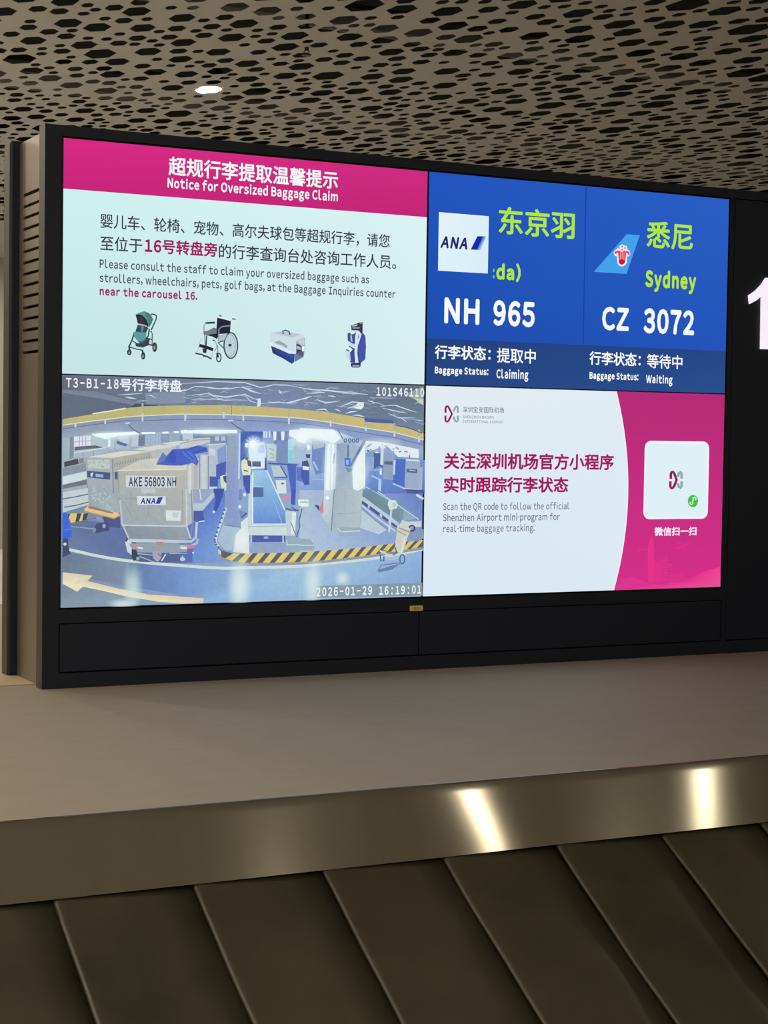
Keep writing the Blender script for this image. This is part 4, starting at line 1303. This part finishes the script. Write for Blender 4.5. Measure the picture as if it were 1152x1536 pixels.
def curbb(q):
    for i in range(len(cbm) - 1):
        if cbm[i][0] <= q <= cbm[i + 1][0]:
            s_ = (q - cbm[i][0]) / (cbm[i + 1][0] - cbm[i][0])
            return (q, cbm[i][1] + (cbm[i + 1][1] - cbm[i][1]) * s_)
    return cbm[-1]


x = 340.0
stp = 18.6
while x < 628:
    wd = stp * .56
    p0, p1, p2, p3 = curb(min(x + 6.5, 631)), curb(min(x + 6.5 + wd, 631)), curbb(min(x - 5.5 + wd, 629)), curbb(max(x - 5.5, 324))
    A.poly('p', [p0, p1, p2, p3], [(222, 204, 116), (218, 200, 120), (228, 196, 82), (228, 196, 82)] if x < 560 else (222, 196, 96))
    stp = 18.6 - max(0, (x - 440)) * .022
    x += stp
A.poly(5, [(338, 530), (365, 552), (365, 592), (340, 575)], (196, 206, 214))
# trays and the big column
A.poly(5, [(955, 450), (975, 435), (1152, 440), (1152, 545), (958, 550)], (150, 172, 186)); A.line(5, [(960, 495), (1152, 495)], 9, (196, 214, 222)); A.line(5, [(958, 455), (965, 500)], 8, (196, 214, 222))
A.poly(6, [(0, 445), (95, 445), (128, 500), (110, 548), (0, 545)], (148, 172, 190)); A.line(6, [(0, 500), (120, 500), (95, 447)], 9, (200, 218, 224))
A.poly(3, [(215, 640), (322, 635), (312, 1091), (205, 1091)], (200, 218, 230))
A.poly(3, [(100, 640), (220, 640), (210, 900), (130, 920), (95, 800)], (110, 136, 196)); A.poly(3, [(95, 610), (210, 620), (210, 670), (110, 690)], (170, 188, 204))
A.line(3, [(110, 800), (150, 880)], 14, (176, 200, 224)); A.line(3, [(100, 960), (215, 965)], 10, (160, 186, 224))
A.poly(3, [(322, 640), (580, 615), (580, 1091), (308, 1091)], [(140, 160, 188), (170, 190, 210), (176, 194, 206), (160, 178, 196)])
A.poly(6, [(215, -10), (303, -10), (272, 372), (188, 240)], [(206, 222, 230), (186, 202, 216), (172, 190, 196), (184, 204, 214)])
A.poly(6, [(300, -10), (555, -10), (530, 342), (272, 370)], [(164, 180, 190), (180, 196, 202), (178, 192, 198), (166, 184, 194)])
A.line(6, [(300, -10), (272, 368)], 8, (110, 128, 144))
A.poly(3, [(240, 640), (300, 645), (282, 1060), (218, 1060)], (232, 246, 250)); A.line(3, [(272, 650), (262, 1060)], 10, (186, 206, 222))
A.poly(3, [(505, 770), (580, 640), (580, 1030), (510, 1065), (470, 1050), (462, 870)], (230, 242, 242))
A.line(3, [(440, 850), (575, 612)], 22, (98, 120, 158)); A.line(3, [(425, 650), (425, 780)], 14, (84, 108, 168))
A.poly(3, [(392, 768), (448, 772), (442, 850), (395, 842)], (72, 108, 206)); A.poly(3, [(405, 785), (432, 788), (430, 830), (406, 828)], (150, 180, 236))
A.poly(3, [(395, 850), (475, 868), (430, 905)], (120, 140, 160))
for x_ in (400, 440, 475, 508):
    A.ring(3, x_, 610, 12, 16, 8, (60, 72, 110), 12)
A.line(3, [(330, 510), (380, 600)], 9, (70, 86, 130)); A.line(3, [(300, 730), (292, 820)], 12, (110, 130, 190))
A.ell(6, 236, 70, 16, 16, (240, 250, 250))
A.line(6, [(300, 215), (545, 205)], 5, (150, 166, 178)); A.line(6, [(400, 0), (395, 200)], 5, (156, 172, 184))
A.poly(6, [(160, 170), (200, 80), (200, 200), (180, 210)], (214, 120, 150)); A.poly(6, [(115, 130), (160, 140), (165, 190)], (52, 62, 110))
A.poly(6, [(0, 85), (65, 85), (65, 148), (0, 148)], (226, 238, 230)); A.line(6, [(0, 108), (60, 108)], 9, (150, 180, 180))
A.poly(6, [(328, 340), (360, 335), (535, 340), (528, 388), (520, 412), (348, 412)], (150, 172, 192)); A.line(6, [(330, 342), (358, 378), (532, 368)], 9, (206, 222, 228))
# right-hand background
A.poly(3, [(585, 700), (1120, 790), (1120, 1091), (585, 1091)], [(130, 160, 206), (110, 140, 196), (70, 104, 190), (90, 126, 206)])
A.poly(3, [(582, 612), (770, 630), (1065, 690), (1065, 770), (880, 760), (770, 650), (585, 720)], (224, 236, 238))
rs = random.Random(11)
for i in range(40):
    x = rs.uniform(590, 1090); y = 650 + (x - 590) * .15 + rs.uniform(-15, 60)
    A.line(3, [(x, y), (x + rs.uniform(-30, 30), y + rs.uniform(-20, 30))], rs.uniform(8, 18), rs.choice(((110, 130, 166), (226, 238, 240), (150, 168, 190))))
A.poly(3, [(655, 720), (715, 730), (710, 840), (655, 870)], (66, 84, 150)); A.poly(3, [(590, 760), (660, 760), (655, 865), (590, 860)], (140, 166, 206))
A.poly(3, [(745, 730), (842, 742), (835, 968), (738, 960)], (140, 160, 188)); A.poly(3, [(750, 800), (828, 800), (828, 830), (750, 826)], (80, 98, 132))
A.line(3, [(735, 640), (728, 830)], 24, (206, 222, 230)); A.line(3, [(718, 865), (718, 920)], 18, (226, 238, 240)); A.line(3, [(700, 830), (740, 850)], 12, (70, 84, 120))
A.poly(3, [(842, 778), (945, 782), (930, 1020), (828, 1000)], (66, 100, 194)); A.poly(3, [(945, 788), (1078, 800), (1064, 1060), (935, 1045)], (152, 170, 196))
A.line(3, [(950, 785), (1070, 795)], 14, (216, 226, 222)); A.poly(3, [(955, 866), (1050, 872), (1046, 905), (955, 898)], (70, 84, 122)); A.line(3, [(975, 880), (1035, 886)], 9, (180, 192, 214))
A.line(3, [(845, 785), (838, 920)], 18, (190, 206, 222)); A.line(3, [(830, 1000), (930, 1045), (1060, 1058)], 12, (190, 208, 226)); A.line(3, [(1085, 850), (1078, 1060)], 30, (160, 176, 206))
A.poly(3, [(940, 1050), (1110, 1060), (1110, 1091), (960, 1091)], (58, 78, 140))
A.line(3, [(590, 875), (720, 880)], 9, (140, 180, 226)); A.line(3, [(635, 930), (710, 965)], 14, (170, 198, 230)); A.line(3, [(712, 960), (706, 1091)], 26, (180, 206, 230)); A.line(3, [(565, 1020), (690, 1091)], 10, (170, 206, 220))
# right conveyor
A.poly(6, [(555, 60), (690, -10), (1050, 265), (925, 275)], (84, 118, 190))
A.poly(6, [(555, -10), (640, -10), (795, 90), (925, 180), (925, 275), (880, 280), (555, 75)], [(110, 146, 156), (104, 138, 160), (108, 140, 156), (116, 150, 160), (120, 150, 160), (110, 140, 150), (100, 132, 146)])
A.line(6, [(690, 10), (860, 125), (1060, 265)], 12, (176, 206, 206)); A.line(6, [(640, 0), (800, 95)], 8, (160, 190, 200)); A.poly(6, [(925, 180), (1040, 262), (925, 275)], (140, 170, 186))
A.poly(6, [(545, 60), (570, 65), (885, 300), (870, 350), (540, 110)], (186, 204, 216))
for q in ([(548, 92), (605, 132), (600, 160), (545, 120)], [(618, 140), (712, 208), (708, 238), (615, 172)], [(732, 222), (790, 268), (785, 290), (730, 255)], [(815, 285), (868, 325), (866, 345), (812, 312)]):
    A.poly(6, q, (66, 78, 140))
A.line(6, [(545, 135), (700, 262), (850, 370)], 12, (200, 216, 222)); A.line(6, [(545, 165), (690, 290), (800, 365)], 8, (110, 134, 150))
A.poly(6, [(545, 175), (770, 360), (700, 400), (530, 340)], (184, 204, 216))
A.poly(6, [(915, 285), (1088, 278), (1086, 330), (925, 345)], (198, 212, 210)); A.line(6, [(915, 285), (1088, 278)], 8, (160, 178, 186))
A.ring(6, 1000, 345, 26, 24, 16, (60, 70, 84), 14); A.poly(6, [(960, 400), (1105, 350), (1105, 440), (980, 440)], (128, 152, 176))
A.line(6, [(1040, 40), (1105, 80)], 22, (206, 216, 226))
A.line(6, [(816, 165), (792, 385)], 18, (198, 214, 220)); A.poly(6, [(790, 90), (850, 90), (875, 130), (860, 165), (800, 178), (780, 130)], (214, 228, 226)); A.poly(6, [(825, 110), (862, 112), (855, 150), (825, 150)], (190, 206, 206))
A.line(6, [(770, 385), (850, 385)], 14, (150, 172, 184))
# luggage trolley
A.poly(6, [(690, 720), (830, 680), (900, 660), (820, 720), (700, 745)], (104, 122, 160))
A.poly(6, [(868, 330), (905, 290), (990, 350), (960, 430), (920, 560), (880, 570), (845, 520)], (206, 208, 196))
A.line(6, [(880, 340), (980, 380)], 12, (150, 152, 150)); A.line(6, [(870, 370), (950, 410)], 7, (140, 140, 134)); A.line(6, [(905, 280), (950, 300)], 30, (196, 206, 204))
A.line(6, [(940, 420), (905, 570)], 12, (226, 226, 214))
A.line(6, [(708, 548), (780, 585), (860, 590)], 16, (196, 208, 206)); A.line(6, [(740, 545), (860, 575)], 8, (110, 120, 116)); A.line(6, [(850, 520), (860, 560), (830, 590)], 9, (60, 70, 100))
A.line(6, [(730, 600), (820, 625), (900, 600)], 22, (170, 190, 214))
A.ring(6, 912, 625, 22, 42, 11, (70, 84, 130), 14); A.line(6, [(712, 580), (718, 640), (745, 640), (745, 600)], 12, (66, 78, 140))
A.line(6, [(690, 735), (720, 680), (900, 655)], 9, (96, 116, 156))
# caption strips
A.poly(6, [(135, 868), (1092, 838), (1096, 955), (135, 976)], (126, 148, 158))
pic = A.build('camera_picture', M_cam, t3, 'picture of a baggage handling hall')
yf = A.y
# soft lights
A = Art(yf - .0001, clip=(a, b, c, d))
A.glow(4, 650, 880, 110, 260, (206, 232, 226), .75)
A.glow(4, 560, 1030, 160, 60, (220, 232, 230), .8)
A.glow(5, 530, 860, 140, 330, (222, 240, 236), .85)
A.glow(5, 1170, 900, 90, 240, (200, 224, 236), .5)
A.glow(6, 110, 820, 100, 280, (214, 236, 230), .7)
A.glow(6, 370, 800, 90, 90, (220, 236, 236), .7)
A.glow(2, 690, 690, 170, 150, (214, 238, 255), .55)
A.glow(2, 655, 640, 90, 90, (240, 252, 255), .8)
A.glow(3, 120, 560, 330, 110, (240, 250, 252), .6)
A.glow(3, 530, 900, 110, 190, (240, 250, 250), .55)
A.glow(3, 260, 850, 90, 260, (240, 250, 252), .6)
A.glow(3, 700, 640, 260, 70, (240, 248, 250), .4)
A.glow(1, 480, 560, 300, 50, (240, 252, 252), .6)
A.glow(2, 270, 530, 330, 50, (240, 252, 252), .55)
A.glow(5, 550, 450, 110, 140, (240, 250, 246), .5)
A.glow(2, 1080, 590, 120, 110, (240, 250, 252), .6)
A.build('picture_glow', M_soft, t3)
L3 = YS - (A.y - .0003)
text('caption_text', 'T3-B1-18', 95.5, 174, 566.8, 581.6, (232, 238, 244), t3, 'ink', bold=.03, layer=L3, mono=.86)
text('caption_text', '号行李转盘', 176, 268.5, 567.3, 586.4, (232, 238, 244), t3, bold=.024, layer=L3)
text('caption_text', '101S46110', 560, 631, 580.8, 594, (232, 238, 244), t3, 'ink', bold=.034, layer=L3, mono=.86)
text('caption_text', '2026-01-29', 470, 553, 880.2, 894, (232, 240, 244), t3, 'ink', bold=.034, layer=L3, mono=.86)
text('caption_text', '16:19:01', 563.8, 626.4, 878.6, 891.6, (232, 240, 244), t3, 'ink', bold=.034, layer=L3, mono=.86)
text('container_lettering', 'AKE 56803 NH', 614, 1044, 940, 1028, (64, 68, 92), t3, 'ink', bold=.03, layer=L3, frame=1)
text('container_lettering', 'ANA', 720, 862, 70, 124, (52, 54, 120), t3, 'ink', bold=.04, layer=L3, frame=4, shear=.15)

# ------------------------------------------------------------------ screen 4: mini-program page
t4, a, b, c, d = screen('airport_page_screen', 'lower right screen with the crimson airport page and its rounded white card', 1, 0)
A = Art(YS)
A.rect(a, b, c, d, [(216, 232, 244), (222, 234, 244), (224, 236, 244), (226, 236, 242)])
A.build('page_background', M_back, t4, 'pale bluish white page')
arc = []
us = [uv(x, y) for x, y in ((924.5, 588.2), (934.5, 640), (940.5, 690), (941.7, 720), (940, 765), (934, 820), (920.5, 885))]


def arc_pts(off):
    out = []
    n = len(us)
    for i in range(25):
        s_ = i / 24
        vq = d + (c - d) * s_
        # quadratic bulge through three measured points
        u0, um, u1 = us[0][0], us[3][0] + .0005, us[-1][0]
        sm = (d - us[3][1]) / (d - c)
        l0 = (s_ - sm) * (s_ - 1) / (sm * 1)
        l1 = s_ * (s_ - 1) / (sm * (sm - 1))
        l2 = s_ * (s_ - sm) / (1 - sm)
        out.append((u0 * l0 + um * l1 + u1 * l2 + off, vq))
    return out


A = Art(YS - .0002)
for off, cs in ((-.006, None), (0.0, 1)):
    p = arc_pts(off)
    y0 = A.y
    for i in range(24):
        A.y = y0
        if cs is None:
            A.raw([p[i], (p[i][0] + .012, p[i][1]), (p[i + 1][0] + .012, p[i + 1][1]), p[i + 1]], [lin((240, 236, 246))] * 4)
        else:
            f0, f1 = i / 24, (i + 1) / 24
            g = lambda f: tuple(q0 + (q1 - q0) * f for q0, q1 in zip((180, 44, 118), (214, 48, 138)))
            A.raw([p[i], (b, p[i][1]), (b, p[i + 1][1]), p[i + 1]], [lin(g(f0)), lin(g(f0)), lin(g(f1)), lin(g(f1))])
    A.y = y0 - .0001
A.build('side_band', M_back, t4, 'crimson curved band')
A = Art(YS - .0006, clip=(a, b, c, d))
SK = (230, 52, 140)
SK2 = (222, 50, 138)
A.poly('y', [(5, 775), (60, 660), (200, 650), (330, 700), (480, 715), (560, 700), (620, 660), (760, 670), (900, 600), (1080, 540), (1082, 745)], [(216, 58, 144), (214, 52, 140), (222, 54, 142)] + [(224, 50, 138)] * 5 + [(236, 54, 140), (240, 62, 144), (236, 84, 150)])
A.poly('y', [(350, 700), (345, 380), (360, 290), (378, 240), (390, 225), (405, 280), (412, 460), (415, 700)], SK)
A.poly('y', [(410, 700), (412, 490), (440, 485), (445, 500), (485, 500), (485, 700)], SK2)
A.poly('y', [(480, 690), (482, 470), (487, 415), (494, 470), (530, 470), (538, 380), (545, 470), (552, 690)], SK2)
for yy in (500, 530, 560, 590, 620, 650):
    A.line('y', [(488, yy), (548, yy)], 7, (206, 46, 132))
A.poly('y', [(575, 640), (575, 605), (650, 615), (710, 600), (712, 640), (760, 690), (560, 700)], SK2)
A.poly('y', [(620, 660), (640, 645), (660, 660)], (206, 46, 132))
A.line('y', [(235, 380), (290, 365), (350, 362)], 11, SK); A.line('y', [(550, 525), (595, 522)], 10, SK)
A.line('y', [(470, 620), (470, 480), (440, 440)], 3, SK2)
A.line('y', [(625, 352), (690, 340), (770, 302)], 16, SK2); A.line('y', [(640, 290), (715, 330)], 12, SK2); A.line('y', [(715, 330), (725, 378)], 12, SK2)
A.build('skyline_picture', M_pix, t4, 'pink city skyline with a plane')


def rrect(A, k, x0, x1, y0, y1, r, col, sk=(0, 0, 0, 0)):
    pts = []
    for (cx, cy, a0) in ((x1 - r, y1 - r, 0), (x0 + r, y1 - r, 90), (x0 + r, y0 + r, 180), (x1 - r, y0 + r, 270)):
        for j in range(7):
            th = math.radians(a0 + 15 * j)
            pts.append((cx + r * math.cos(th), cy + r * math.sin(th)))
    return pts


cu0, cv1 = uv(966.6, 661)
cu1, cv0 = uv(1060.8, 778)
A = Art(YS - .0007)
for inset, col in ((0, (246, 240, 250)), (.008, (222, 240, 246))):
    A.raw([(u, v) for u, v in rrect(A, 'p', cu0 + inset, cu1 - inset, cv0 + inset, cv1 - inset, .026 - inset * .8, col)], [lin(col)] * 28)
A.build('white_card', M_pix, t4, 'rounded white card')
A = Art(YS - .0009)
CRD = (150, 34, 92)
for k, pts1, pts2, pts3, wd in (('q', [(485, 655), (485, 585), (495, 560), (515, 552), (535, 580), (568, 670), (535, 755), (515, 785), (492, 790), (478, 770), (478, 690)],
                                 [(640, 655), (640, 580), (625, 555), (605, 570), (582, 625)], [(640, 690), (640, 760), (622, 788), (602, 772), (582, 720)], 38),
                                ('l', [(775, 570), (775, 518), (785, 500), (800, 500), (812, 518), (845, 582), (812, 648), (798, 666), (782, 664), (774, 650), (774, 600)],
                                 [(908, 570), (908, 518), (898, 500), (884, 506), (860, 556)], [(908, 600), (908, 652), (896, 668), (880, 660), (858, 612)], 22)):
    A.line(k, pts1, wd, CRD)
    A.line(k, pts2, wd, (150, 172, 174))
    A.line(k, pts3, wd, (146, 172, 172))
    if k == 'q':
        A.build('airport_logo', M_pix, t4, 'crimson and grey ribbon logo on the card')
        A = Art(YS - .0009)
A.build('airport_logo', M_pix, t4, 'crimson and grey ribbon logo at the top')
A = Art(YS - .0009)
A.ell('q', 803, 975, 74, 88, (70, 192, 78))
A.line('q', [(770, 985), (760, 1010), (775, 1030), (800, 1015), (802, 970), (808, 930), (832, 918), (848, 940), (838, 962)], 17, (214, 244, 208))
A.build('badge', M_pix, t4, 'small round green badge')
GL = (110, 116, 122)
text('logo_lettering', '深圳宝安国际机场', 693.4, 755.5, 609.8, 618.6, GL, t4, bold=.006)
text('logo_lettering', 'SHENZHEN BAOAN', 693.4, 739.7, 623.2, 627.2, GL, t4, 'cap', bold=.004)
text('logo_lettering', 'INTERNATIONAL AIRPORT', 693.4, 754.6, 630.0, 634.2, GL, t4, 'cap', bold=.004)
text('headline_text', '关注深圳机场官方小程序', 665.3, 920, 678.6, 703.9, CR, t4, bold=.028)
text('headline_text', '实时跟踪行李状态', 665.3, 851.8, 714.8, 739.2, CR, t4, bold=.028)
GY = (112, 100, 116)
text('page_text', 'Scan the QR code to follow the official', 664, 853.4, 754.8, 765.2, GY, t4, 'cap', bold=.014, space=1.04)
text('page_text', 'Shenzhen Airport mini-program for', 664, 839.3, 771.4, 781.8, GY, t4, 'cap', bold=.014, space=1.04)
text('page_text', 'real-time baggage tracking.', 664, 801.3, 788, 798.4, GY, t4, 'cap', bold=.014, space=1.04)
text('card_caption', '微信扫一扫', 981, 1044, 790.6, 804, (246, 236, 246), t4, bold=.03)

# ------------------------------------------------------------------ numerals on the number panel
def numeral(pts):
    bm = bmesh.new()
    f = bm.faces.new([bm.verts.new((u, -.012, ZB + v)) for u, v in pts])
    bmesh.ops.triangulate(bm, faces=[f])
    ret = bmesh.ops.extrude_face_region(bm, geom=list(bm.faces))
    for g in ret['geom']:
        if isinstance(g, bmesh.types.BMVert):
            g.co.y += .009
    bmesh.ops.recalc_face_normals(bm, faces=bm.faces)
    return bm


one = [uv(x, y) for x, y in ((1120.9, 443.5), (1131.5, 436), (1140, 427), (1146.5, 417), (1153.8, 417.4), (1151.2, 524), (1138.9, 523.6), (1141.3, 442), (1133, 450), (1122.2, 456))]
obj('numeral', numeral(one), M_num, npan, 'glowing white numeral one')

# ------------------------------------------------------------------ sprinkler in the ceiling
p = on_z(460, 76, CEIL - .02)
sp = thing('sprinkler_head', 'small dark sprinkler head hanging from the perforated ceiling right of the downlight', 'sprinkler', (p.x, p.y, CEIL))
bm = bmesh.new(); tube(bm, [(p.x, p.y, CEIL + .30), (p.x, p.y, CEIL - .02)], .013); obj('pipe_stub', bm, M_blackside, sp)
bm = bmesh.new(); tube(bm, [(p.x, p.y, CEIL - .045), (p.x, p.y, CEIL - .05)], .03, 14); obj('deflector', bm, M_blackside, sp)
bm = bmesh.new()
for s_ in (-1, 1):
    tube(bm, [(p.x + s_ * .008, p.y, CEIL - .018), (p.x + s_ * .018, p.y, CEIL - .03), (p.x + s_ * .006, p.y, CEIL - .046)], .003, 6)
obj('yoke', bm, M_blackside, sp)
